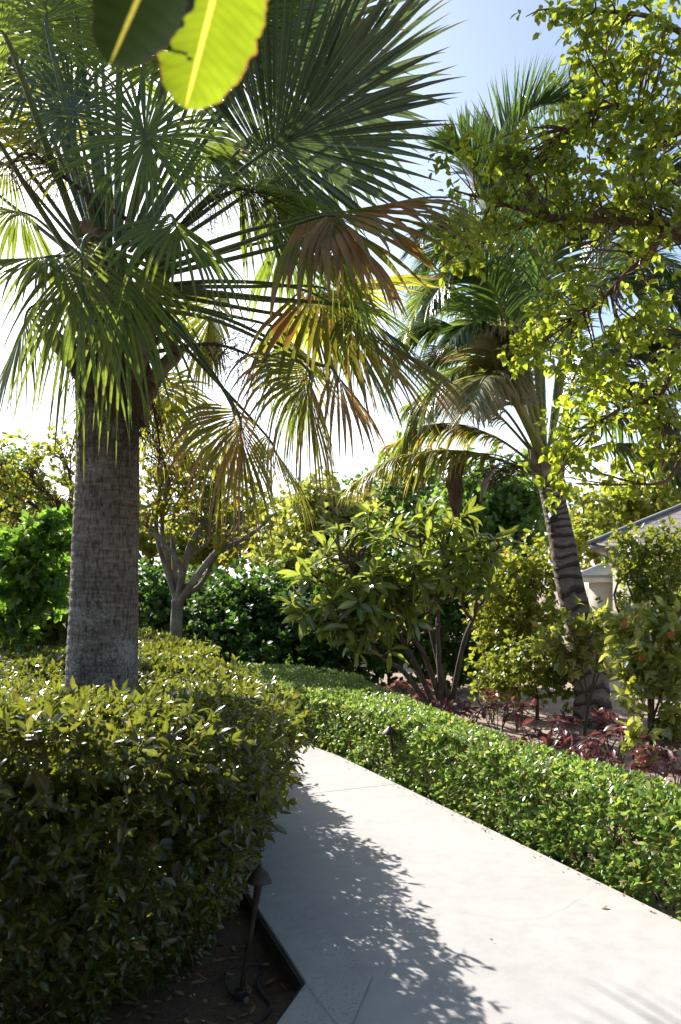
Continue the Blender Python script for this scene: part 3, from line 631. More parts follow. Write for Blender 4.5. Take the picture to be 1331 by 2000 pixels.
# old leaf bases round the top of the trunk
for i in range(18):
    a = i * 2.399; z0 = 2.62 + .045 * i; r0 = .165
    d = np.array([math.cos(a), math.sin(a), 0]); c = np.array([TX + .085, TY, z0])
    lnn = RS.uniform(.28, .5); out_ = RS.uniform(.10, .26)
    p = spline([c + d * r0 * .8, c + d * (r0 + .05) + np.array([0, 0, lnn * .45]), c + d * (r0 + out_) + np.array([0, 0, lnn])], 9)
    g = Geo(); rm = np.ones((9, 10)) + RS.normal(size=(9, 10)) * .06
    tube(g, p, np.linspace(.085, .045, 9) * RS.uniform(.8, 1.15), 10, flat=.38, rmod=rm)
    g.build('leaf_base', M['boot'], palm)
for (pa, pb, pc) in (((300, 640, 4.95), (345, 690, 4.95), (300, 745, 4.98)), ((160, 480, 4.75), (205, 455, 4.7), (150, 540, 4.7))):
    g = Geo(); tube(g, spline([at(*pa), at(*pb), at(*pc)], 10), np.linspace(.06, .045, 10), 10, flat=.35); g.build('leaf_base', M['boot'], palm)
g = Geo(); n = 24; zz = np.linspace(2.6, 3.7, n)
tube(g, np.stack([np.full(n, TX + .085), np.full(n, TY), zz], -1), np.interp(zz, [2.6, 2.75, 3.2, 3.7], [.17, .20, .19, .06]), 40, rmod=1 + .10 * RS.normal(size=(n, 40)))
# loose fibres hanging
for i in range(260):
    a = RS.uniform(0, 6.28); z = RS.uniform(2.5, 3.3); b0 = np.array([TX + .085 + .19 * math.cos(a), TY + .19 * math.sin(a), z])
    e = b0 + np.array([.07 * math.cos(a) + RS.normal() * .05, .07 * math.sin(a) + RS.normal() * .05, -RS.uniform(.05, .3)])
    tube(g, spline([b0, (b0 + e) / 2 + np.array([math.cos(a), math.sin(a), 0]) * .03, e], 4), .003, 3, cap=False)
g.build('fibre', M['fibre'], palm)
# old flower stalks with fine twigs
def stalk(pts, seed):
    rs = np.random.RandomState(seed); g = Geo(); p = spline([at(*q) for q in pts], 26); tube(g, p, np.linspace(.014, .004, 26), 6)
    for k in range(7, 26):
        for j in range(3):
            d = nrm(rs.normal(size=3) + np.array([.5, 0, -.5])); l = rs.uniform(.10, .28); e = p[k] + d * l + np.array([0, 0, -.08])
            q = spline([p[k], p[k] + d * l * .5, e], 5); tube(g, q, np.linspace(.003, .0015, 5), 3, cap=False)
            for _ in range(4):
                d2 = nrm(d + rs.normal(size=3) * .7); tube(g, np.array([q[2], q[2] + d2 * .1]), .0013, 3, cap=False)
    g.build('flower_stalk', M['stem'], palm)
stalk([(290, 690, 5.0), (400, 672, 4.8), (480, 690, 4.7), (560, 740, 4.6)], 1)
stalk([(250, 430, 5.0), (130, 350, 4.8), (60, 300, 4.6), (10, 330, 4.5)], 2)
stalk([(290, 560, 5.2), (380, 420, 5.0), (470, 370, 4.9), (540, 400, 4.8)], 3)
stalk([(270, 720, 5.5), (295, 780, 5.7), (310, 850, 5.7), (312, 900, 5.7)], 4)

# ------------------------------------------------------------------ coconut palm on the right
BX = at(1160, 1400, 9.8); BX.z = -.08
coco = empty('coconut_palm', BX, 'slender coconut palm with a ringed leaning trunk, standing in the bed right of the path', 'palm tree')
g = Geo(); p = spline([BX, at(1150, 1290, 9.8), at(1115, 1150, 9.8), at(1097, 1050, 9.8), at(1083, 985, 9.8), at(1070, 925, 9.8)], 260)
v = np.linspace(0, 1, 260); rad = np.interp(v, [0, .08, .3, .6, .9, 1], [.25, .21, .17, .148, .138, .125])
fr = (v * 27 + .15 * np.sin(v * 40)) % 1
rm = (1 + .035 * (fr - .5))[:, None] + .012 * RS.normal(size=(260, 28)) * .4
tube(g, p, rad, 28, rmod=rm); g.build('trunk', M['coco_trunk'], coco)
def pinnate(pts, ll=.86, n=115, mat='coco', hang=.6, ang=55, tilt=.0, bare=.22, seed=0, name='frond', w=.018, r=.03, parent=coco, rib='rachis'):
    rs = np.random.RandomState(seed + 500); c = spline([at(*q) for q in pts], 60); tg = tangents(c)
    up = np.array([0, 0, 1.0]); S = nrm(np.cross(tg, up) + 1e-4); N = np.cross(S, tg)
    g = Geo()
    for sg in (-1, 1):
        t = bare + (1 - bare) * np.linspace(0, 1, n)**.95 + rs.normal(size=n) * .003; t = np.clip(t, 0, .999); i = (t * 59).astype(int); f = (t * 59 - i)[:, None]; i2 = np.minimum(i + 1, 59)
        P = c[i] * (1 - f) + c[i2] * f; T = tg[i]; s = S[i] * sg; nn = N[i]
        a = R(ang) * (1 - .45 * t) + rs.normal(size=n) * .09; u = (t - bare) / (1 - bare)
        D = nrm(np.cos(a)[:, None] * T + np.sin(a)[:, None] * (s * math.cos(tilt) + nn * math.sin(tilt)) + rs.normal(size=(n, 3)) * .05)
        L_ = ll * np.clip(.45 + 1.6 * u, 0, 1) * np.clip(1.25 - u, .25, 1)**.6 * rs.uniform(.85, 1.1, n)
        K = 8; pf = [.35, .9, 1, .95, .8, .6, .33, .03]
        hg = hang * rs.uniform(.6, 1.5, n)[:, None] * np.linspace(.5, 1.6, K)[None]
        blades(g, P, D, np.cross(D, nn), L_, w * L_ / ll + .003, pf, droop=hg, fold=.5)
    f = g.build(name, M[mat], parent)
    g = Geo(); tube(g, c, np.linspace(r, .004, 60), 7, flat=.65); g.build('rachis', M[rib], f)
    return f
CF = [
 ([(1062, 890, 9.8), (1020, 640, 9.6), (985, 430, 9.4), (985, 300, 9.2), (1040, 215, 9.0), (1130, 200, 8.8)], dict(hang=.08, tilt=1.0, ang=48)),
 ([(1062, 890, 9.7), (1010, 640, 9.3), (960, 430, 9.0), (920, 330, 8.8), (880, 300, 8.6)], dict(hang=.25, tilt=.8)),
 ([(1058, 890, 10), (1010, 560, 10.2), (1010, 330, 10.3), (1080, 210, 10.2), (1190, 210, 10.1)], dict(hang=.2, tilt=.95)),
 ([(1072, 890, 9.9), (1120, 660, 9.8), (1220, 490, 9.6), (1330, 450, 9.4), (1420, 520, 9.2)], dict(hang=.7, ll=.8)),
 ([(1075, 895, 9.8), (1170, 740, 9.5), (1290, 660, 9.2), (1400, 680, 9.0)], dict(hang=.8, ll=.8)),
 ([(1072, 890, 10.2), (1115, 600, 10.6), (1210, 380, 10.8), (1320, 300, 11)], dict(hang=.6, ll=.75)),
 ([(1075, 910, 9.75), (1025, 810, 9.3), (985, 745, 8.9), (950, 735, 8.5), (920, 790, 8.2)], dict(hang=1.3, mat='coco_p', ang=70, r=.045, bare=.3)),
 ([(1072, 905, 9.8), (1040, 760, 9.4), (1030, 680, 9.0), (1060, 640, 8.7), (1110, 640, 8.4)], dict(hang=.9, mat='coco_p', n=60, r=.04, bare=.3, ll=.5)),
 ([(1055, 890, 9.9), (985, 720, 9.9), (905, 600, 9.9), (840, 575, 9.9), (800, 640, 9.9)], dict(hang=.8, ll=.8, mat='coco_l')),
 ([(1055, 890, 9.8), (1000, 640, 9.5), (930, 480, 9.2), (860, 440, 9.0), (810, 480, 8.8)], dict(hang=.45, ll=.65)),
 ([(1055, 930, 9.75), (960, 893, 9.6), (870, 880, 9.5), (770, 895, 9.3), (690, 945, 9.2)], dict(hang=1.6, mat='coco_y', ang=65, n=100, ll=.8)),
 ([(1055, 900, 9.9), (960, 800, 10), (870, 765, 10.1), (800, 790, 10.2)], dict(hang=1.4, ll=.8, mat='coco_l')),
 ([(1060, 890, 10.1), (1040, 600, 10.8), (1045, 420, 11.2), (1080, 330, 11.6)], dict(hang=.6, ll=.8)),
 ([(1085, 910, 9.9), (1180, 870, 10), (1280, 890, 10), (1380, 960, 10)], dict(hang=1.1, ll=.8)),
 ([(1060, 900, 9.7), (1000, 740, 9.0), (930, 640, 8.5), (880, 660, 8.1)], dict(hang=1.0, ll=.6, mat='coco')),
 ([(1072, 890, 10), (1110, 640, 10.2), (1200, 520, 10.4), (1300, 520, 10.5), (1400, 600, 10.6)], dict(hang=1.0)),
 ([(1075, 895, 10.2), (1140, 700, 10.6), (1250, 620, 10.9), (1360, 700, 11.1)], dict(hang=1.1)),
 ([(1072, 890, 9.6), (1130, 620, 9.2), (1230, 400, 8.9), (1340, 330, 8.7), (1440, 370, 8.5)], dict(hang=.7)),
 ([(1058, 890, 10.2), (1000, 620, 10.8), (940, 500, 11.2), (870, 480, 11.5), (810, 540, 11.7)], dict(hang=.9)),
 ([(1055, 890, 10), (970, 720, 10.3), (880, 640, 10.5), (800, 660, 10.7), (760, 740, 10.8)], dict(hang=1.1)),
 ([(1060, 880, 10.2), (1045, 620, 10.9), (1000, 480, 11.4), (940, 430, 11.8)], dict(hang=.8)),
 ([(1085, 900, 10), (1160, 820, 10.2), (1260, 820, 10.4), (1350, 900, 10.5)], dict(hang=1.2)),
 ([(1078, 905, 9.7), (1010, 790, 9.2), (965, 700, 8.8), (985, 650, 8.5), (1040, 640, 8.3)], dict(hang=1.1, mat='coco_p', ang=65, r=.045, bare=.35, ll=.7)),
 ([(1075, 890, 10.4), (1130, 740, 10.8), (1230, 640, 11.2), (1340, 610, 11.6)], dict(hang=.9)),
 ([(1075, 890, 10.3), (1120, 620, 10.9), (1230, 450, 11.4), (1340, 440, 11.8)], dict(hang=.9)),
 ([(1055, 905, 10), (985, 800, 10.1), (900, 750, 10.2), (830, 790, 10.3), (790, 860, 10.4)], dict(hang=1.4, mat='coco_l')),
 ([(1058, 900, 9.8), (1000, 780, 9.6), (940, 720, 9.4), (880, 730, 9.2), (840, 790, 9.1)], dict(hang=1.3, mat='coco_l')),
 ([(1058, 895, 10.2), (1010, 720, 10.7), (950, 610, 11.1), (880, 580, 11.4), (820, 630, 11.6)], dict(hang=1.0)),
 ([(1060, 890, 9.6), (1010, 700, 9.2), (960, 560, 8.9), (890, 530, 8.7), (840, 590, 8.5)], dict(hang=1.0)),
 ([(1080, 900, 9.9), (1150, 730, 9.8), (1230, 680, 9.7), (1310, 720, 9.6), (1370, 820, 9.5)], dict(hang=1.2)),
 ([(1065, 890, 9.9), (1050, 640, 9.4), (1090, 480, 9.0), (1170, 420, 8.7), (1250, 450, 8.5)], dict(hang=.6)),
 ([(1070, 890, 10.1), (1100, 680, 10.1), (1180, 560, 10.1), (1290, 560, 10.1), (1380, 640, 10)], dict(hang=.9)),
 ([(1075, 900, 9.9), (1150, 780, 9.9), (1250, 760, 9.8), (1340, 840, 9.7)], dict(hang=1.0)),
 ([(1060, 890, 10.3), (985, 650, 10.9), (930, 520, 11.2), (880, 500, 11.4)], dict(hang=.5)),
 ([(1055, 890, 10.1), (985, 760, 10.6), (900, 690, 11), (830, 710, 11.3)], dict(hang=.9)),
 ([(1065, 890, 9.9), (1060, 560, 9.8), (1085, 330, 9.6), (1150, 180, 9.4), (1230, 130, 9.2)], dict(hang=.3, tilt=.3)),
 ([(1060, 885, 9.9), (1010, 620, 9.9), (960, 420, 9.9), (925, 320, 9.8), (890, 290, 9.7)], dict(hang=.5, tilt=.3)),
 ([(1055, 915, 9.9), (960, 850, 10.2), (860, 830, 10.4), (760, 870, 10.6)], dict(hang=1.2, ll=.7, mat='coco_y')),
]
for i, (pts, kw) in enumerate(CF): pinnate(pts, seed=i, **kw)
for pts, r_ in (([(1060, 940, 9.7), (985, 893, 9.6), (915, 890, 9.5), (870, 918, 9.45)], .055), ([(1050, 950, 9.6), (990, 905, 9.5), (955, 930, 9.4), (938, 980, 9.35)], .05)):
    g = Geo(); c = spline([at(*q) for q in pts], 18); tube(g, c, .012 + r_ * np.interp(np.linspace(0, 1, 18), [0, .45, .6, .8, 1], [.1, .1, .7, 1, .05]), 10, flat=.45); g.build('spathe', M['spathe'], coco)
g = Geo(); c = spline([at(905, 890, 9.9), at(890, 930, 9.9), at(893, 1010, 9.9)], 14); tube(g, c, np.interp(np.linspace(0, 1, 14), [0, .3, .7, 1], [.03, .09, .10, .03]), 14, flat=.4, rmod=1 + .14 * RS.normal(size=(14, 14))); g.build('dead_sheath', M['fibre'], coco)
for a, zt in ((2.6, .55), (3.6, .5), (.4, .6), (5.2, .5), (1.5, .55), (4.4, .45)):
    c0 = A3(at(1072, 935, 9.8)); d = np.array([math.cos(a), math.sin(a) * .7, 0]); g = Geo()
    tube(g, spline([c0 - d * .02 + np.array([0, 0, -.15]), c0 + d * .13 + np.array([0, 0, .05]), c0 + d * .22 + np.array([0, 0, zt * .7])], 10), np.linspace(.11, .05, 10), 10, flat=.5, rmod=1 + .05 * RS.normal(size=(10, 10)))
    g.build('leaf_base', M['boot'], coco)
# hanging brown fibre nest
g = Geo()
for i in range(150):
    b0 = A3(at(985, 915, 9.5)) + RS.normal(size=3) * np.array([.13, .1, .06]); e = b0 + RS.normal(size=3) * np.array([.15, .1, .10]) + np.array([0, 0, -.06])
    tube(g, spline([b0, (b0 + e) / 2 + RS.normal(size=3) * .03, e], 4), .004, 3, cap=False)
g.build('dry_flower_stalk', M['fibre'], coco)

# ------------------------------------------------------------------ generic trees and shrubs from ellipsoid clumps
def blob_px(px, py, rx, ry, Y, dz=None, wgt=1.0):
    c = A3(at(px, py, Y)); return (c, np.array([rx * Y / FPX, (dz if dz else (rx + ry) / 2 * Y / FPX), ry * Y / FPX]), wgt)
def clump_points(blobs, n, shell=.55, rs=RS):
    vol = np.array([np.prod(b[1])**.62 * b[2] for b in blobs]); k = rs.choice(len(blobs), n, p=vol / vol.sum())
    C = np.array([b[0] for b in blobs])[k]; Rr = np.array([b[1] for b in blobs])[k]
    d = nrm(rs.normal(size=(n, 3))); r = rs.uniform(size=n)**(1 / 3.0); r = shell + (1 - shell) * r if shell < 1 else r
    r = r * (1 + .22 * np.sin(d[:, 0] * 5 + k) * np.sin(d[:, 2] * 4 + 2 * k))
    return C + d * r[:, None] * Rr, nrm(d / Rr), k
def foliage(name, parent, blobs, n, k, Ln, Wd, mat, prof=P_EL, spread=.1, open_=1.0, droop=.5, shell=.4, upb=.5, rs=RS, part='crown', sub=3):
    """n twigs, each with `sub` shoots of k leaves round it, so light and dark clumps and gaps appear"""
    P, N, kk = clump_points(blobs, n, shell, rs)
    P2 = np.repeat(P, sub, 0) + rs.normal(size=(n * sub, 3)) * spread; N2 = np.repeat(N, sub, 0)
    ax = nrm(N2 + np.array([0, 0, upb]) + rs.normal(size=N2.shape) * .6)
    P2[:, 2] = np.maximum(P2[:, 2], .0)
    g = Geo(); shoots(g, P2, ax, k, Ln, Wd, prof, open_=open_, droop=droop, inner=spread * .8, rs=rs)
    g.build(part, M[mat], parent); return P, kk
def woody(parent, base, fork, blobs, P, kk, mat, r0=.1, ntw=120, part='trunk', rs=RS, lean=None, rl=.45):
    g = Geo(); base = A3(base); fork = A3(fork)
    mid = (base + fork) / 2 + (A3(lean) if lean is not None else 0)
    tr = spline([base, mid, fork], 14); tube(g, tr, np.linspace(r0, r0 * .75, 14), 12, rmod=1 + .04 * rs.normal(size=(14, 12)))
    limbs = []
    for b in blobs:
        c = b[0]; d = c - fork; L_ = np.linalg.norm(d)
        m1 = fork + d * .4 + rs.normal(size=3) * .10 * L_ + np.array([0, 0, .08 * L_])
        m2 = fork + d * .75 + rs.normal(size=3) * .08 * L_ + np.array([0, 0, .04 * L_])
        q = spline([fork - np.array([0, 0, .03]), m1, m2, c], 16); tube(g, q, np.linspace(r0 * rl, r0 * .12, 16), 7); limbs.append(q)
    sel = rs.choice(len(P), min(ntw, len(P)), replace=False)
    for j in sel:
        q = limbs[kk[j]]; a = q[rs.randint(7, 16)]; e = P[j]
        tube(g, spline([a, (a + e) / 2 + rs.normal(size=3) * .08 * np.linalg.norm(e - a), e], 6), np.linspace(r0 * .12, r0 * .035, 6), 5, cap=False)
    return g.build(part, M[mat], parent)

# ---- olive leaved tree hanging in from the right
rs = np.random.RandomState(5)
TB = [(1235, 55, 140, 75, 4.6), (1075, 25, 60, 22, 4.5, .1), (1300, 170, 90, 90, 4.5), (1170, 185, 85, 60, 4.7), (1260, 270, 100, 80, 4.6), (1110, 290, 110, 55, 4.7),
      (985, 310, 70, 30, 4.8, .12), (880, 305, 45, 22, 4.8, .08), (1190, 360, 140, 60, 4.6), (1030, 355, 90, 35, 4.8, .15), (935, 430, 80, 55, 4.9, .2), (1080, 425, 100, 50, 4.7), (1290, 400, 70, 60, 4.5), (905, 505, 50, 28, 4.9, .1),
      (1110, 570, 65, 45, 4.6, .2), (1060, 650, 75, 45, 4.7, .2), (1160, 690, 100, 50, 4.6), (1270, 620, 50, 50, 4.4, .2), (1190, 780, 110, 60, 4.7), (1285, 860, 60, 70, 4.6), (1120, 870, 60, 60, 4.7), (1085, 950, 28, 30, 4.6, .08), (1235, 930, 60, 25, 4.7, .1), (1310, 730, 40, 60, 4.4, .2), (1000, 690, 35, 25, 4.8, .08), (1230, 500, 70, 40, 4.6, .15)]
TBb = [blob_px(*b[:5], dz=(b[5] if len(b) > 5 else None)) for b in TB]
tree = empty('olive_leaved_tree', (3.0, 4.4, -.08), 'olive leaved spreading tree leaning in over the bed at the right edge', 'tree')
P_, kk_ = foliage('x', tree, TBb, 840, 3, .048, .0150, 'olive', P_RO, spread=.05, open_=1.15, droop=.6, shell=.15, upb=.1, rs=rs, sub=3)
g = Geo(); TK = spline([(3.0, 4.4, -.1), (3.05, 4.45, 1.3), (2.85, 4.5, 2.6), (2.75, 4.6, 4.2), (2.5, 4.7, 5.6)], 40); tube(g, TK, np.linspace(.17, .06, 40), 14, rmod=1 + .03 * rs.normal(size=(40, 14)))
g.build('trunk', M['bark_red'], tree)
limbdefs = [[TK[24], at(1380, 480, 4.6), at(1250, 435, 4.6), at(1090, 425, 4.7), at(960, 392, 4.85), at(880, 370, 4.9)],
            [TK[22], at(1370, 440, 4.5), at(1240, 520, 4.55), at(1170, 590, 4.6), at(1090, 640, 4.7)],
            [TK[18], at(1380, 660, 4.5), at(1290, 770, 4.6), at(1210, 800, 4.7), at(1120, 860, 4.7)],
            [TK[30], at(1400, 260, 4.6), at(1270, 240, 4.6), at(1180, 210, 4.7), at(1060, 290, 4.75)],
            [TK[34], at(1390, 80, 4.6), at(1280, 35, 4.6), at(1180, 22, 4.6), at(1090, 18, 4.5)],
            [TK[14], at(1390, 880, 4.6), at(1300, 940, 4.6), at(1230, 945, 4.7)]]
lq = []
for i, ld in enumerate(limbdefs):
    g = Geo(); q = spline(ld, 40); tube(g, q, np.linspace(.024 if i else .031, .005, 40), 8, rmod=1 + .05 * rs.normal(size=(40, 8))); lq.append(q)
    # twigs from this limb to the nearest clumps
    allq = q[8:]
    for j in range(0, len(P_), 4):
        d = np.linalg.norm(allq - P_[j], axis=1); m_ = d.argmin()
        if d[m_] < .45 and rs.uniform() < .8:
            a = allq[max(m_ - 4, 0)]; e = P_[j]
            tube(g, spline([a, (a + e) / 2 + rs.normal(size=3) * .05, e], 6), np.linspace(.007, .0025, 6), 5, cap=False)
    g.build('limb', M['bark_red'], tree)

# ---- frangipani in the middle
rs = np.random.RandomState(8)
fb = at(868, 1385, 10.3); fb.z = -.08
fran = empty('frangipani_tree', fb, 'bushy frangipani with long paddle leaves in whorls and forked grey stems behind the low hedge', 'tree')
FB = [(690, 1090, 100, 60, 10.0), (800, 1060, 110, 70, 10.3), (900, 1075, 80, 70, 10.3), (620, 1160, 65, 50, 9.8), (730, 1160, 100, 50, 9.8), (850, 1130, 90, 50, 10.0), (950, 1110, 45, 50, 10.2), (880, 1010, 60, 35, 10.4), (700, 1225, 50, 35, 9.6), (755, 1265, 25, 18, 9.5), (950, 1060, 40, 40, 10.3), (590, 1180, 30, 25, 9.8), (650, 1060, 40, 35, 10.2), (650, 1205, 45, 30, 9.7), (720, 1245, 45, 28, 9.6), (800, 1200, 60, 30, 9.8), (790, 1120, 70, 40, 9.7)]
FBb = [blob_px(*b) for b in FB]
Pf, Nf, kf = clump_points(FBb, 150, .35, rs)
ax = nrm(Nf * .7 + np.array([0, 0, .55]) + rs.normal(size=Nf.shape) * .35)
g = Geo(); shoots(g, Pf, ax, 10, .255, .034, P_LO, open_=1.15, droop=.75, inner=.10, rs=rs, jl=.3); g.build('foliage', M['plum'], fran)
g = Geo(); base = A3(fb)
mains = []
for tx, ty, tY in ((770, 1150, 10.1), (940, 1090, 10.3), (700, 1220, 9.8), (860, 1100, 10.2), (690, 1120, 10.0), (820, 1050, 10.3)):
    e = A3(at(tx, ty, tY)); d = e - base; o_ = np.array([np.sign(d[0]) * .05, 0, 0])
    q = spline([base + rs.normal(size=3) * np.array([.06, .05, 0]), base + d * .35 + o_ + np.array([0, 0, .12 * d[2]]) + rs.normal(size=3) * .05, base + d * .7 + rs.normal(size=3) * .08, e], 18); tube(g, q, np.linspace(.040, .012, 18), 9, rmod=1 + .05 * rs.normal(size=(18, 9))); mains.append(q)
mm = np.concatenate([q[7:] for q in mains])
for j in range(len(Pf)):
    a = mm[np.linalg.norm(mm - (Pf[j] - np.array([0, 0, .25])), axis=1).argmin()]; e = Pf[j]
    tube(g, spline([a, (a + e) / 2 + rs.normal(size=3) * .06 - np.array([0, 0, .05]), e], 7), np.linspace(.020, .013, 7), 6)
g.build('stems', M['bark_plum'], fran)

# ---- background
def simple(name, label, cat, base, fork, blobs, n, k, Ln, Wd, mat, bark, r0, ntw=100, group=None, seed=0, leafpart='crown', stempart='trunk', **kw):
    rs = np.random.RandomState(seed); bl = [blob_px(*b) for b in blobs]; b0 = at(*base); b0.z = -.09
    t = empty(name, b0, label, cat, group)
    lean = kw.pop('lean', None); rl = kw.pop('rl', .45)
    P, kk = foliage('x', t, bl, n, k, Ln, Wd, mat, rs=rs, part=leafpart, **kw)
    woody(t, b0, at(*fork), bl, P, kk, bark, r0, ntw, stempart, rs, lean, rl); return t

st = simple('sparse_tree', 'small forked tree with sparse yellowing leaves just right of the fan palm trunk', 'tree', (342, 1330, 12.8), (346, 1172, 12.8),
       [(330, 950, 70, 55, 12.8), (430, 930, 70, 50, 12.8), (300, 1010, 50, 40, 12.8), (400, 1000, 60, 40, 12.6), (470, 1000, 50, 45, 12.8), (380, 890, 60, 40, 13.0), (310, 900, 40, 40, 12.8), (450, 1050, 55, 25, 12.8), (500, 960, 35, 40, 12.8)],
       230, 4, .11, .032, 'autumn', 'bark', .115, 300, seed=21, spread=.16, shell=.2, rl=.42, sub=2)
g = Geo(); tube(g, spline([at(344, 1185, 12.8), at(375, 1140, 12.7), at(425, 1080, 12.6), at(490, 1045, 12.5), at(540, 1000, 12.5)], 24), np.linspace(.075, .014, 24), 9, rmod=1 + .05 * RS.normal(size=(24, 9))); g.build('limb', M['bark'], st)
simple('sparse_tree', 'thin branched yellow green tree left of the fan palm trunk, against bright sky', 'tree', (150, 1330, 13), (140, 1120, 13),
       [(60, 920, 70, 60, 13), (120, 880, 50, 50, 13.2), (30, 1000, 60, 50, 13), (110, 980, 50, 50, 13), (-20, 900, 60, 70, 13), (60, 1070, 70, 40, 13), (140, 1050, 40, 40, 13.1)],
       210, 4, .10, .032, 'yel', 'bark_red', .10, 260, seed=22, spread=.16, shell=.2, rl=.5, sub=2)
simple('bright_shrub', 'bright green shrub with rounded leaves at the left edge behind the hedge', 'shrub', (40, 1330, 8.5), (40, 1240, 8.5),
       [(60, 1090, 60, 50, 8.3), (20, 1140, 60, 60, 8.3), (100, 1040, 40, 35, 8.3), (90, 1140, 45, 40, 8.3), (0, 1060, 40, 40, 8.4), (125, 1010, 22, 18, 8.3), (30, 1200, 60, 40, 8.4)],
       170, 6, .11, .030, 'bright', 'stem', .03, 160, seed=23, spread=.06, shell=.3, prof=P_OB, droop=.25, leafpart='foliage', stempart='stems', rl=.6)
simple('dark_shrub', 'shaded dark green shrub at the left edge below the bright one', 'shrub', (60, 1340, 9.5), (60, 1270, 9.5),
       [(20, 1230, 80, 60, 9.3), (110, 1200, 60, 50, 9.5), (60, 1160, 70, 50, 9.8)], 220, 6, .09, .03, 'mid', 'stem', .03, 80, seed=24, spread=.1, leafpart='foliage', stempart='stems')
# dense hedge at the back: one long thing
simple('back_hedge', 'dense dark green hedge across the back behind the sparse tree', 'hedge', (440, 1320, 13.6), (440, 1270, 13.6),
       [(300, 1190, 60, 80, 15.2), (380, 1200, 60, 75, 15), (450, 1200, 60, 70, 14.6), (520, 1195, 60, 75, 14.4), (590, 1210, 60, 80, 14.2), (470, 1240, 120, 70, 14.0), (640, 1240, 60, 80, 13.6), (340, 1240, 90, 60, 14.6), (560, 1290, 100, 50, 13.2)],
       2300, 6, .11, .036, 'dark', 'stem', .03, 200, seed=25, spread=.16, shell=.6, leafpart='foliage', stempart='stems', sub=2)
simple('leafy_shrub', 'mid green shrub filling the shade behind the frangipani', 'shrub', (760, 1330, 13.5), (760, 1290, 13.5),
       [(700, 1180, 70, 90, 13.6), (780, 1150, 80, 110, 14), (860, 1170, 80, 110, 13.8), (720, 1260, 80, 60, 13.2), (830, 1260, 90, 60, 13.0), (940, 1200, 60, 100, 13.6), (930, 1290, 60, 40, 12.6)],
       1000, 6, .11, .036, 'dark', 'stem', .03, 160, seed=26, spread=.16, shell=.5, leafpart='foliage', stempart='stems', sub=2)
BGT = [
 ('feathery pale green tree behind the end of the path', (590, 1330, 20), (590, 1150, 20), [(560, 1080, 50, 40, 20), (630, 1060, 50, 50, 20), (600, 1110, 60, 30, 19), (680, 1040, 60, 70, 20), (620, 1000, 50, 50, 20)], 640, 'lime', 31),
 ('tall green tree seen between the frangipani and the coconut trunk', (960, 1330, 20), (960, 1120, 20), [(940, 960, 60, 50, 20), (1010, 1000, 60, 60, 20), (900, 1020, 60, 50, 20), (1040, 950, 40, 40, 20), (980, 1060, 80, 50, 20)], 620, 'far', 32),
 ('light green tree standing behind the grey roof', (1240, 1330, 24), (1240, 1130, 24), [(1180, 1000, 80, 50, 24), (1270, 980, 80, 50, 24), (1360, 970, 80, 60, 24), (1150, 1050, 60, 50, 23)], 620, 'yel', 33),
 ('distant green tree whose top shows under the drooping palm fronds', (810, 1330, 26), (810, 1100, 26), [(800, 900, 45, 35, 26), (770, 980, 70, 60, 26), (850, 990, 70, 60, 26), (700, 1010, 60, 60, 26)], 560, 'far', 34),
 ('hazy green tree on the far left edge', (20, 1330, 22), (20, 1130, 22), [(-10, 960, 80, 80, 22), (60, 1030, 70, 60, 22), (10, 1090, 80, 60, 22)], 420, 'far', 35),
 ('loose green tree behind the forked sparse tree', (300, 1330, 24), (300, 1130, 24), [(290, 1060, 60, 50, 24), (360, 1070, 60, 50, 24), (440, 1080, 70, 45, 24), (240, 1020, 60, 50, 24), (480, 1030, 60, 50, 24), (560, 1030, 50, 50, 24), (400, 1010, 60, 50, 24)], 640, 'yel', 36),
]
for lab, b0, fk, bl, n_, mt, sd_ in BGT:
    simple('background_tree', lab, 'tree', b0, fk, bl, n_, 5, .20, .055, mt, 'bark', .16, 80, group='trees in the background', seed=sd_, spread=.28, shell=.3, sub=2)

# ---- shrubs in the right bed
simple('ixora_shrub', 'yellow green shrub dotted with orange blooms left of the coconut trunk', 'shrub', (1000, 1375, 11.2), (1000, 1310, 11.2),
       [(1000, 1160, 55, 60, 11.4), (1060, 1150, 45, 60, 11.4), (960, 1190, 40, 50, 11.3), (1040, 1220, 60, 60, 11.0), (1000, 1110, 50, 40, 11.6), (980, 1250, 50, 40, 11), (1060, 1085, 25, 40, 11.6)],
       430, 5, .075, .020, 'yel', 'stem_g', .03, 200, seed=41, spread=.09, shell=.3, leafpart='foliage', stempart='stems', rl=.6)
simple('leafy_shrub', 'darker leafy shrub at the foot of the coconut trunk, on its left', 'shrub', (1050, 1395, 10.2), (1050, 1360, 10.2),
       [(1050, 1290, 60, 50, 10.2), (1000, 1330, 50, 40, 10.3), (1090, 1330, 40, 40, 10.1), (960, 1320, 40, 40, 10.6)], 210, 5, .075, .020, 'mid', 'stem', .025, 120, seed=42, spread=.08, leafpart='foliage', stempart='stems')
simple('tall_shrub', 'tall thin stemmed olive shrub in front of the house wall', 'shrub', (1270, 1420, 9.2), (1270, 1300, 9.2),
       [(1230, 1090, 30, 50, 9.4), (1290, 1080, 45, 45, 9.2), (1330, 1100, 40, 60, 9.2), (1265, 1150, 45, 45, 9.3), (1320, 1180, 45, 50, 9.2), (1215, 1050, 14, 24, 9.4), (1285, 1050, 24, 18, 9.3), (1250, 1190, 40, 40, 9.2)],
       240, 5, .065, .018, 'mid', 'stem', .03, 180, seed=43, spread=.08, shell=.25, leafpart='foliage', stempart='stems', rl=.6)
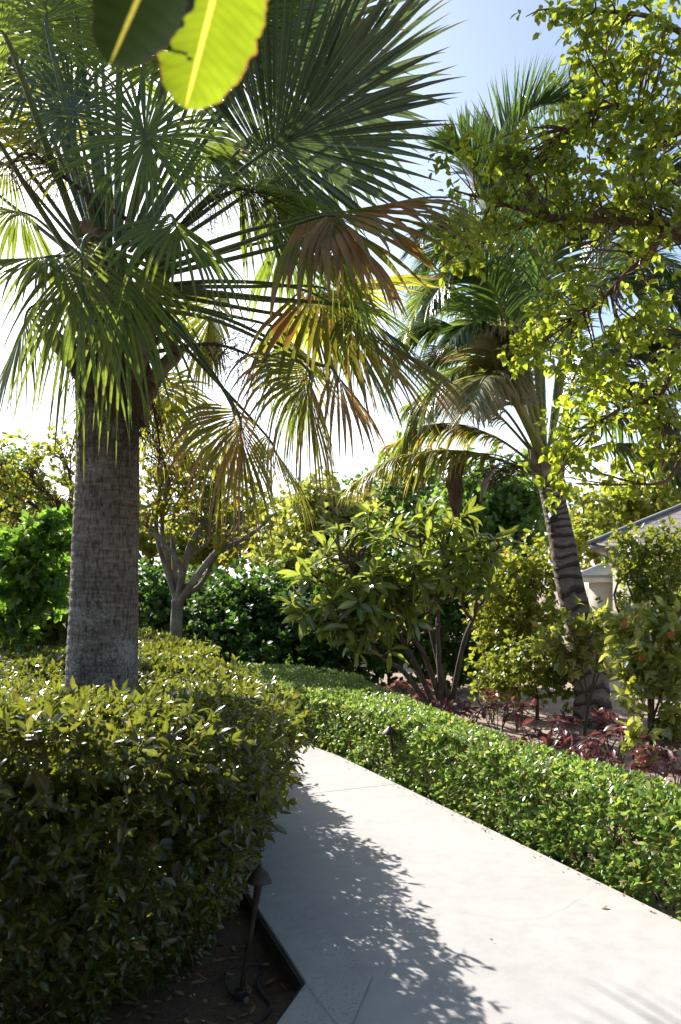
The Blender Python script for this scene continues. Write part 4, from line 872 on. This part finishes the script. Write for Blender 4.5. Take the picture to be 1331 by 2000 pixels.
simple('hibiscus_shrub', 'light green broad leaved shrub with a few coral blooms at the right edge', 'shrub', (1270, 1480, 7.6), (1275, 1400, 7.6),
       [(1250, 1220, 50, 35, 7.8), (1310, 1240, 45, 45, 7.6), (1260, 1290, 55, 35, 7.6), (1310, 1330, 45, 45, 7.5), (1220, 1300, 40, 25, 7.8), (1320, 1400, 35, 50, 7.5), (1250, 1350, 35, 35, 7.6)],
       135, 5, .11, .030, 'lime', 'stem', .022, 160, seed=44, spread=.07, shell=.25, prof=P_OB, droop=.6, leafpart='foliage', stempart='stems', rl=.6, sub=2)
simple('hibiscus_shrub', 'leafy light green shrub crossing in front of the coconut trunk', 'shrub', (1140, 1430, 8.6), (1150, 1370, 8.6),
       [(1110, 1220, 45, 20, 8.7), (1170, 1215, 50, 25, 8.6), (1100, 1265, 40, 25, 8.7), (1140, 1290, 40, 20, 8.6), (1190, 1240, 40, 30, 8.5), (1080, 1250, 25, 18, 8.8)],
       64, 5, .10, .027, 'lime', 'stem', .018, 90, seed=45, spread=.07, shell=.2, prof=P_OB, droop=.6, leafpart='foliage', stempart='stems', rl=.6, sub=2)
simple('seedling_shrub', 'small bright green young plant among burgundy plants near the right edge', 'plant', (1260, 1510, 6.7), (1260, 1490, 6.7),
       [(1255, 1478, 22, 10, 6.7), (1240, 1430, 20, 18, 6.8)], 12, 6, .10, .028, 'lime', 'stem', .010, 12, seed=46, spread=.03, shell=.1, prof=P_OB, leafpart='foliage', stempart='stems', sub=1)

# coral blooms: part of their shrubs
def bloom(pos, r, parent):
    rs = np.random.RandomState(int(abs(pos[0]) * 1000) % 9999); g = Geo(); d = nrm(rs.normal(size=(26, 3)) + np.array([0, -.5, .4]))
    blades(g, np.tile(A3(pos), (26, 1)) + d * r * .4, d, nrm(np.cross(d, rs.normal(size=(26, 3)))), r * .9, r * .32, P_RO, droop=.2)
    g.build('flower', M['flower'], parent)
objs = {o['label']: o for o in COL.objects if 'label' in o}
ix = [o for l, o in objs.items() if l.startswith('yellow green shrub dotted')][0]; hb = [o for l, o in objs.items() if l.startswith('light green broad')][0]
for q in ((1042, 1224, 10.6), (1060, 1250, 10.4), (985, 1082, 11.2), (965, 1290, 10.6)): bloom(at(*q), .03, ix)
for q in ((1219, 1218, 7.6), (1254, 1286, 7.4), (1311, 1240, 7.3), (1340, 1210, 7.4)): bloom(at(*q), .026, hb)

# ---- burgundy foliage plants behind the low hedge
def burgundy(seed, h, nst):
    rs = np.random.RandomState(seed); t = empty('burgundy_plant', (0, 0, 0), 'tmp', 'plant', 'burgundy plants behind the low hedge')
    gs, gl = Geo(), Geo(); PP, AA = [], []
    for i in range(nst):
        a = rs.uniform(0, 6.28); e = np.array([math.cos(a), math.sin(a), 0]) * rs.uniform(.05, .2) + np.array([0, 0, h * rs.uniform(.65, 1.1)])
        q = spline([rs.normal(size=3) * np.array([.03, .03, 0]), e * .5 + rs.normal(size=3) * .02, e], 8); tube(gs, q, np.linspace(.007, .004, 8), 5, cap=False)
        PP += [q[-1], q[-1], q[-2], q[5]][:rs.randint(1, 4)]
    PP = np.array(PP); AA = np.tile([0, 0, 1.0], (len(PP), 1)) + rs.normal(size=PP.shape) * .35
    shoots(gl, PP, AA, 5, .115, .021, P_EL, open_=1.25, droop=.7, inner=.07, rs=rs, jl=.35)
    gl.build('foliage', M['red'], t); gs.build('stems', M['stem'], t); return t
protos = [burgundy(61, .34, 5), burgundy(62, .46, 6), burgundy(63, .28, 4), burgundy(64, .40, 7)]
used = [False] * 4
def copy_thing(o):
    c = o.copy(); COL.objects.link(c)
    for ch in o.children:
        d = ch.copy(); COL.objects.link(d); d.parent = c
    return c
spots = [(745, 10.6), (775, 10.3), (805, 10.0), (835, 10.5), (862, 9.3), (885, 8.8), (880, 10.1), (925, 9.0), (945, 8.0), (975, 8.6), (1000, 7.6), (1010, 9.3), (1040, 8.3), (1060, 7.3), (1075, 7.9),
         (1105, 7.1), (1120, 7.7), (1135, 6.8), (1160, 7.4), (1175, 6.7), (1190, 8.0), (1210, 7.1), (1225, 6.4), (1240, 7.6), (1250, 6.8), (1285, 6.5), (1300, 7.3), (1325, 6.6), (1180, 8.9), (960, 9.8), (1110, 8.8)]
BUR = ['burgundy plant farthest left, just past the far end of the low hedge', 'burgundy plant second from the left beside the far low hedge', 'burgundy plant in the left dark group before the frangipani foot',
 'burgundy plant tucked behind the left dark group at the frangipani foot', 'burgundy plant at the front foot of the frangipani stems', 'burgundy plant leaning on the low hedge right of the frangipani foot',
 'burgundy plant in shade directly behind the frangipani foot', 'burgundy plant on bare soil just right of the frangipani', 'low burgundy plant touching the hedge below the bare soil patch', 'burgundy plant in the middle of the bare soil patch',
 'burgundy plant close to the hedge, halfway between frangipani and coconut trunk', 'burgundy plant standing before the ixora stems', 'burgundy plant on soil below the dark leafy shrub', 'bright burgundy clump against the hedge left of the coconut foot',
 'burgundy plant rising behind the bright clump left of the coconut foot', 'burgundy plant at the hedge directly below the coconut foot on its left', 'burgundy plant touching the left side of the coconut foot', 'front burgundy plant against the hedge under the coconut trunk',
 'burgundy plant covering the front of the coconut foot', 'burgundy plant against the hedge right below the coconut foot', 'burgundy plant just right of the coconut trunk base', 'burgundy plant on soil one step right of the coconut foot',
 'nearest burgundy plant left of the bright young plant', 'burgundy plant behind the bright young plant', 'burgundy plant beside the tall stem by the bright young plant', 'burgundy plant right of the bright young plant on pale soil',
 'burgundy plant under the light green shrub at right', 'burgundy plant cut by the right edge of the photo', 'burgundy plant half hidden behind the coconut foot at right', 'burgundy plant deepest in shade under the ixora', 'burgundy plant half hidden left behind the coconut foot']
for i, (px, Y) in enumerate(spots):
    if i in (8, 12, 24): continue
    k = i % 4; o = protos[k] if not used[k] else copy_thing(protos[k]); used[k] = True
    o.location = ((px - CX) / FPX * Y, Y, -.085); o.rotation_euler = (0, 0, RS.uniform(0, 6.28)); s = RS.uniform(.72, 1.05); o.scale = (s, s, s); o['label'] = BUR[i]

# ------------------------------------------------------------------ house at the right
def box(g, x0, x1, y0, y1, z0, z1):
    V = [(x0, y0, z0), (x1, y0, z0), (x1, y1, z0), (x0, y1, z0), (x0, y0, z1), (x1, y0, z1), (x1, y1, z1), (x0, y1, z1)]
    g.add(V, [(0, 3, 2, 1), (4, 5, 6, 7), (0, 1, 5, 4), (1, 2, 6, 5), (2, 3, 7, 6), (3, 0, 4, 7)])
def shingle():
    m, t = mk('grey_shingle'); b = NB(t); tcn = b.n('ShaderNodeTexCoord'); o = tcn.outputs['Object']
    br = b.n('ShaderNodeTexBrick', {'Vector': tcn.outputs['UV'], 'Color1': (.24, .205, .18, 1), 'Color2': (.34, .29, .26, 1), 'Mortar': (.17, .145, .13, 1), 'Scale': 1.0, 'Mortar Size': .018, 'Brick Width': .42, 'Row Height': .20})
    c = b.mix(1.0, br.outputs[0], b.ramp(b.noise(o, 4, 5), [(.3, .7), (.7, 1.25)]), 'MULTIPLY')
    p = b.n('ShaderNodeBsdfPrincipled', {'Base Color': c, 'Roughness': .9, 'Normal': b.n('ShaderNodeBump', {'Strength': .6, 'Distance': .02, 'Height': br.outputs[1]}).outputs[0]}); b.n('ShaderNodeOutputMaterial', {0: p.outputs[0]}); return m
M['shingle'] = shingle()
M['render'] = plain_mat('cream_render', (.52, .47, .38), (.62, .57, .47), 3, .85, bump=.2)
M['fascia'] = plain_mat('grey_fascia', (.20, .19, .18), (.28, .265, .25), 6, .6)
M['white_roof'] = plain_mat('pale_metal_roof', (.60, .60, .58), (.70, .70, .69), 4, .45)
HX = 4.50; HYn = 14.0; ZE = 2.22
house = empty('house', (HX - .34, HYn - .34, -.09), 'cream house with grey shingle hip roof half hidden by shrubs at right', 'house')
hx1, hy1 = HX + 6.5, HYn + 6.5
g = Geo(); box(g, HX, hx1, HYn, hy1, -.1, ZE - .12); g.build('wall', M['render'], house, smooth=False)
g = Geo(); box(g, HX - .10, hx1 + .1, HYn - .10, hy1 + .1, ZE - .24, ZE - .05); box(g, HX - .05, hx1 + .05, HYn - .05, hy1 + .05, ZE - .36, ZE - .243); g.build('cornice', M['render'], house, smooth=False)
ov = .34
ex0, ex1, ey0, ey1 = HX - ov, hx1 + ov, HYn - ov, hy1 + ov
g = Geo(); box(g, ex0, ex1, ey0, ey1, ZE - .048, ZE + .05); g.build('fascia', M['fascia'], house, smooth=False)
apx, apy, apz = (ex0 + ex1) / 2, (ey0 + ey1) / 2, ZE + .05 + 1.75
g = Geo(); e_ = .03
cn = [(ex0 - e_, ey0 - e_), (ex1 + e_, ey0 - e_), (ex1 + e_, ey1 + e_), (ex0 - e_, ey1 + e_)]
for i in range(4):
    a, b = cn[i], cn[(i + 1) % 4]; w_ = math.dist(a, b); V = [(*a, ZE + .055), (*b, ZE + .055), (apx, apy, apz)]
    g.add(V, None, [(0, 0), (w_, 0), (w_ / 2, w_ * .56)], [(0, 1, 2)])
roof = g.build('roof', M['shingle'], house, smooth=False)
g = Geo()
for c in cn: tube(g, spline([(*c, ZE + .065), (apx, apy, apz + .02)], 6), .055, 6, flat=.5)
g.build('hip_cap', M['fascia'], roof)
# lower pale-roofed wing to the left
g = Geo(); box(g, HX - .5, HX - .005, HYn + 1.2, HYn + 4.5, -.1, 1.62); g.build('wing_wall', M['render'], house, smooth=False)
g = Geo(); box(g, HX - .62, HX - .004, HYn + 1.1, HYn + 4.6, 1.623, 1.75); g.build('wing_cornice', M['white_roof'], house, smooth=False)
g = Geo(); V = [(HX - .7, HYn + 1.0, 1.756), (HX - .006, HYn + 1.0, 2.06), (HX - .006, HYn + 4.7, 2.06), (HX - .7, HYn + 4.7, 1.756)]
g.add(V + [(x, y, z - .001 if i in (0, 3) else 1.755) for i, (x, y, z) in enumerate(V)], [(0, 1, 2, 3), (0, 4, 5, 1), (3, 2, 6, 7)])
for k in range(7):
    y = HYn + 1.1 + k * .58; tube(g, np.array([(HX - .7, y, 1.77), (HX - .01, y, 2.075)]), .018, 5)
g.build('wing_roof', M['white_roof'], house, smooth=False)
house.rotation_euler = (0, 0, R(-22))
# low garden wall in front of the house
g = Geo(); box(g, 3.9, 7.5, 12.9, 13.1, -.1, 1.18)
o = g.build('garden_wall', M['render'], smooth=False); tag(o, 'low cream garden wall in front of the house, behind the shrubs', 'wall')

# ------------------------------------------------------------------ path lights, cable, spotlight
def lathe(g, c, prof, sides=28):
    c = A3(c); prof = np.array(prof, float); an = np.linspace(0, 2 * np.pi, sides, endpoint=False)
    V = np.stack([c[0] + prof[:, 0, None] * np.cos(an), c[1] + prof[:, 0, None] * np.sin(an), c[2] + prof[:, 1, None] * np.ones(sides)], -1)
    idx = np.arange(len(prof) * sides).reshape(len(prof), sides); nx = np.roll(idx, -1, 1)
    g.add(V, np.stack([idx[:-1], nx[:-1], nx[1:], idx[1:]], -1))
def path_light(base, top, label, r=.051):
    base, top = A3(base), A3(top)
    t = empty('path_light', base, label, 'path light', 'path lights')
    g = Geo(); p = base + (top - base) * np.linspace(-.05, 1, 12)[:, None]; tube(g, p, np.interp(np.linspace(0, 1, 12), [0, .7, .86, 1], [.0105, .0105, .016, .018]), 14); g.build('stem', M['metal'], t)
    g = Geo(); lathe(g, top, [(.0005, .042), (.008, .041), (.015, .034), (.032, .018), (r, -.016), (r + .001, -.020), (r - .003, -.020), (.028, .010), (.012, .014)]); g.build('hat', M['metal'], t)
    g = Geo(); lathe(g, base, [(.001, .035), (.020, .034), (.022, .026), (.022, -.02)]); g.build('stake_collar', M['black'], t)
    return t
pb = at(469, 1950, 3.33); pb.z = -.085
pt = at(508, 1712, 3.30)
path_light(pb, pt, 'bronze path light with conical hat leaning beside the soil corner, left of the path')
b2 = Vector((.46, 6.78, -.085)); path_light(b2, Vector((.40, 6.66, .40)), 'small path light poking out of the low hedge on the right', r=.07)
def gpt(px, py, z=-.075):
    Y = (EYE - z) * FPX / (py - HY); return ((px - CX) / FPX * Y, Y, z + .008 * math.sin(px))
g = Geo(); tube(g, spline([gpt(*q) for q in ((478, 1958), (452, 1940), (440, 1915), (447, 1895), (480, 1887), (515, 1886), (508, 1905), (503, 1925), (515, 1945), (528, 1962), (522, 1985), (495, 2000), (470, 2012))], 70), .006, 8)
o = g.build('cable', M['black']); tag(o, 'black low voltage cable looped on the soil round the leaning path light', 'cable')
sp = empty('spotlight', at(1079, 1025, 9.62), 'small black spotlight strapped high on the coconut trunk', 'spotlight')
g = Geo(); c = A3(at(1079, 1014, 9.6)); tube(g, np.array([c + [0, .03, .05], c + [0, -.06, -.0], c + [0, -.07, -.005]]), [.045, .05, .052], 14); g.build('lamp_head', M['black'], sp)
g = Geo(); c = A3(at(1080, 1033, 9.62)); tube(g, np.array([c + [0, 0, .05], c + [0, 0, -.04]]), .035, 12); g.build('bracket', M['black'], sp)

# ------------------------------------------------------------------ fallen leaves on the path and bed
def fallen(px, py, label, Ln=.05, z=.008, mat='dryleaf', seed=0):
    rs = np.random.RandomState(seed); p = gpt(px, py, z); g = Geo(); a = rs.uniform(0, 6.28); d = np.array([[math.cos(a), math.sin(a), .25]])
    blades(g, np.array([p]), d, np.array([[-math.sin(a), math.cos(a), .2]]), Ln, Ln * .26, P_LO, droop=.9, fold=.4)
    o = g.build('fallen_leaf', M[mat]); tag(o, label, 'leaf', 'fallen leaves on the path')
fallen(1188, 1770, 'curled orange brown fallen leaf near the right edge of the path', .045, seed=3)
fallen(956, 1836, 'tiny brown fallen leaf on the sunlit middle of the path', .02, seed=4)
fallen(1060, 1862, 'tiny brown fallen leaf right of the shadow edge on the path', .018, seed=5)
fallen(1085, 1831, 'tiny brown fallen leaf on sunlit path nearer the right hedge', .015, seed=6)
fallen(533, 1709, 'small dry fallen leaf on the path edge beside the path light hat', .03, seed=8)
fallen(828, 1686, 'speck of dry leaf far up the sunlit path', .014, seed=9)
g = Geo(); rs = np.random.RandomState(77); n = 420
xx = rs.uniform(-2.0, .0, n); yy = rs.uniform(2.2, 4.6, n); lim = np.interp(yy, [2.2, 2.97, 3.28, 4.06, 4.6], [-.48, -.25, -.16, -.44, -.58]); k_ = xx < lim - .03
Pm = np.stack([xx, yy, np.full(n, -.068)], -1)[k_]; am = rs.uniform(0, 6.28, len(Pm)); D = np.stack([np.cos(am), np.sin(am), rs.uniform(-.05, .3, len(Pm))], -1)
blades(g, Pm, D, np.stack([-np.sin(am), np.cos(am), rs.normal(size=len(Pm)) * .3], -1), rs.uniform(.03, .07, len(Pm)), .011, P_EL, droop=.3)
o = g.build('leaf_litter', M['dryleaf']); tag(o, 'scattered dry leaf litter on the dark soil under the tall hedge', 'leaf litter', kind='stuff')

g = Geo(); n = 260; tt = rs.uniform(1.0, 8.2, n)
fx = np.interp(tt, [y for x, y in PR], [x for x, y in PR]); off = np.abs(rs.normal(size=n)) * .06 - .03
Pm = np.stack([fx - off, tt, np.where(off > 0, .007, -.06)], -1); am = rs.uniform(0, 6.28, n); D = np.stack([np.cos(am), np.sin(am), rs.uniform(0, .35, n)], -1)
blades(g, Pm, D, np.stack([-np.sin(am), np.cos(am), rs.normal(size=n) * .2], -1), rs.uniform(.008, .03, n), .005, P_EL, droop=.5)
o = g.build('leaf_litter', M['dryleaf']); tag(o, 'tiny dry clippings strewn along the foot of the low hedge by the path', 'leaf litter', kind='stuff')

# ------------------------------------------------------------------ overhanging branch with two big leaves at the top
def big_leaf_mat(name, base, tr, tf, rimc):
    m, t = mk(name); b = NB(t); tcn = b.n('ShaderNodeTexCoord'); uv = b.n('ShaderNodeSeparateXYZ', {0: tcn.outputs['UV']})
    dist = b.math('ABSOLUTE', b.math('SUBTRACT', uv.outputs[0], .5))
    vein = b.math('SINE', b.math('MULTIPLY', b.math('SUBTRACT', uv.outputs[1], b.math('MULTIPLY', dist, .16)), 170.0))
    vf = b.ramp(vein, [(.80, 0.0), (1.0, .75)]); mf = b.ramp(dist, [(.018, 1.0), (.032, 0.0)])
    nzz = b.noise(tcn.outputs['Object'], 26, 5); 
    tr_ = b.mix(1.0, (*tr, 1), b.ramp(nzz, [(.3, .82), (.7, 1.15)]), 'MULTIPLY'); c_ = b.mix(1.0, (*base, 1), b.ramp(nzz, [(.3, .75), (.7, 1.2)]), 'MULTIPLY')
    tr_ = b.mix(vf, tr_, (tr[0] * .62, tr[1] * .66, tr[2], 1)); tr_ = b.mix(mf, tr_, (.85, .72, .10, 1)); c_ = b.mix(mf, c_, (.42, .40, .10, 1)); c_ = b.mix(vf, c_, (base[0] * 1.7, base[1] * 1.5, base[2] * 1.5, 1))
    rim = b.ramp(b.math('ADD', dist, b.math('MULTIPLY', b.noise(tcn.outputs['Object'], 60, 3), .03)), [(.485, 0.0), (.515, 1.0)]); c_ = b.mix(rim, c_, (*rimc, 1)); tr_ = b.mix(rim, tr_, (rimc[0] * 1.5, rimc[1] * 1.2, rimc[2], 1))
    p = b.n('ShaderNodeBsdfPrincipled', {'Base Color': c_, 'Roughness': .35}); tl = b.n('ShaderNodeBsdfTranslucent', {'Color': tr_})
    b.n('ShaderNodeOutputMaterial', {0: b.n('ShaderNodeMixShader', {0: tf, 1: p.outputs[0], 2: tl.outputs[0]}).outputs[0]}); return m
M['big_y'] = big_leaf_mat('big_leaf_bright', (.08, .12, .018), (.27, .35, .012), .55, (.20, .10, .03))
M['big_d'] = big_leaf_mat('big_leaf_shaded', (.012, .024, .010), (.03, .05, .01), .2, (.06, .035, .025))  # darker leaf, shadow of its neighbours put into the colour
over = empty('overhanging_tree', (-.95, -.15, -.085), 'overhanging broad leaved tree, only two big blurred leaves showing at the top left, unseen crown added for shade', 'tree')
def bigleaf(base, tip, side_hint, W, mat, seed, tear=None, curl=.05):
    rs = np.random.RandomState(seed); base, tip = A3(base), A3(tip); A = tip - base; L_ = np.linalg.norm(A); A /= L_; s = np.array(side_hint, float); s = nrm(s - A * (s @ A)); N = np.cross(s, A)
    n, m_ = 80, 16; t = np.linspace(0, 1, n); v = np.linspace(-1, 1, m_ + 1)
    wp = W * np.clip(np.sin(np.pi * np.clip(t, .0, 1)**1.3)**.5, .02, 1) * np.interp(t, [0, .3, 1], [.45, .85, 1.0])
    ed = 1 + .03 * np.sin(t * 60 + rs.uniform(0, 6)) + .02 * rs.normal(size=n)
    V = base + A * (t * L_)[:, None, None] + s * ((wp * ed)[:, None] * v[None])[..., None] + N * ((wp[:, None] * .22 * v[None]**2) + .0015 * np.sin(t * 90)[:, None] * np.abs(v)[None] + (curl * (t**2))[:, None])[..., None]
    idx = np.arange(n * (m_ + 1)).reshape(n, m_ + 1); q = np.stack([idx[:-1, :-1], idx[:-1, 1:], idx[1:, 1:], idx[1:, :-1]], -1)
    if tear:
        k0, sgn = tear; keepm = np.ones((n - 1, m_), bool)
        for c in range(m_ // 2 - 1):
            cc = c if sgn < 0 else m_ - 1 - c; k = k0 + (c // 3); keepm[k, cc] = False
            if c < 3: keepm[k + 1, cc] = False
        q = q[keepm]
    U = np.zeros((n, m_ + 1, 2)); U[..., 0] = (v * .5 + .5)[None]; U[..., 1] = t[:, None]
    g = Geo(); g.add(V.reshape(-1, 3), q.reshape(-1, 4), U.reshape(-1, 2)); f = g.build('leaf', M[mat], over); return f
YB = .78
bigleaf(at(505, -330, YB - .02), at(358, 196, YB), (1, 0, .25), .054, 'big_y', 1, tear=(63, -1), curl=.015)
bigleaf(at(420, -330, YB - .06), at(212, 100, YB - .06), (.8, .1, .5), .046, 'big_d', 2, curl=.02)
g = Geo(); tw = A3(at(480, -335, YB - .03)); tk = spline([(-.95, -.15, -.1), (-.9, -.1, 1.2), (-.78, .05, 2.2), (-.45, .45, 2.55), tw], 40); tube(g, tk, np.linspace(.07, .006, 40), 10)
g.build('trunk', M['bark'], over)

rs = np.random.RandomState(91)
unseen_crown = [(np.array(c), np.array(r), 1.0) for c, r in (((-1.5, -.4, 3.6), (1.1, .9, .7)), ((-.4, -.2, 3.8), (1.0, .8, .6)), ((-2.5, .3, 3.9), (.9, .9, .7)), ((-1.0, -1.4, 3.4), (1.2, .8, .7)), ((.6, -.9, 3.6), (1.0, .8, .6)), ((-2.6, -1.0, 3.0), (.9, .8, .8)), ((-3.4, -.3, 2.6), (.8, .9, .9)), ((-1.6, -2.2, 2.6), (1.3, .8, .9)), ((.9, -2.0, 3.0), (1.2, .9, .9)), ((-2.7, 1.0, 1.7), (.9, .8, 1.0)), ((-2.3, .2, 2.3), (.9, .8, .9)), ((.2, -2.6, 2.2), (1.4, .7, .9)))]  # unseen crown, added to keep sky light off the hedge front
P_, kk_ = foliage('x', over, unseen_crown, 1150, 5, .26, .055, 'mid', P_LO, spread=.16, shell=.2, rs=rs, sub=2)
woody(over, (-.78, .0, 2.1), (-.85, -.25, 2.9), unseen_crown, P_, kk_, 'bark', .06, 90, 'limb', rs)
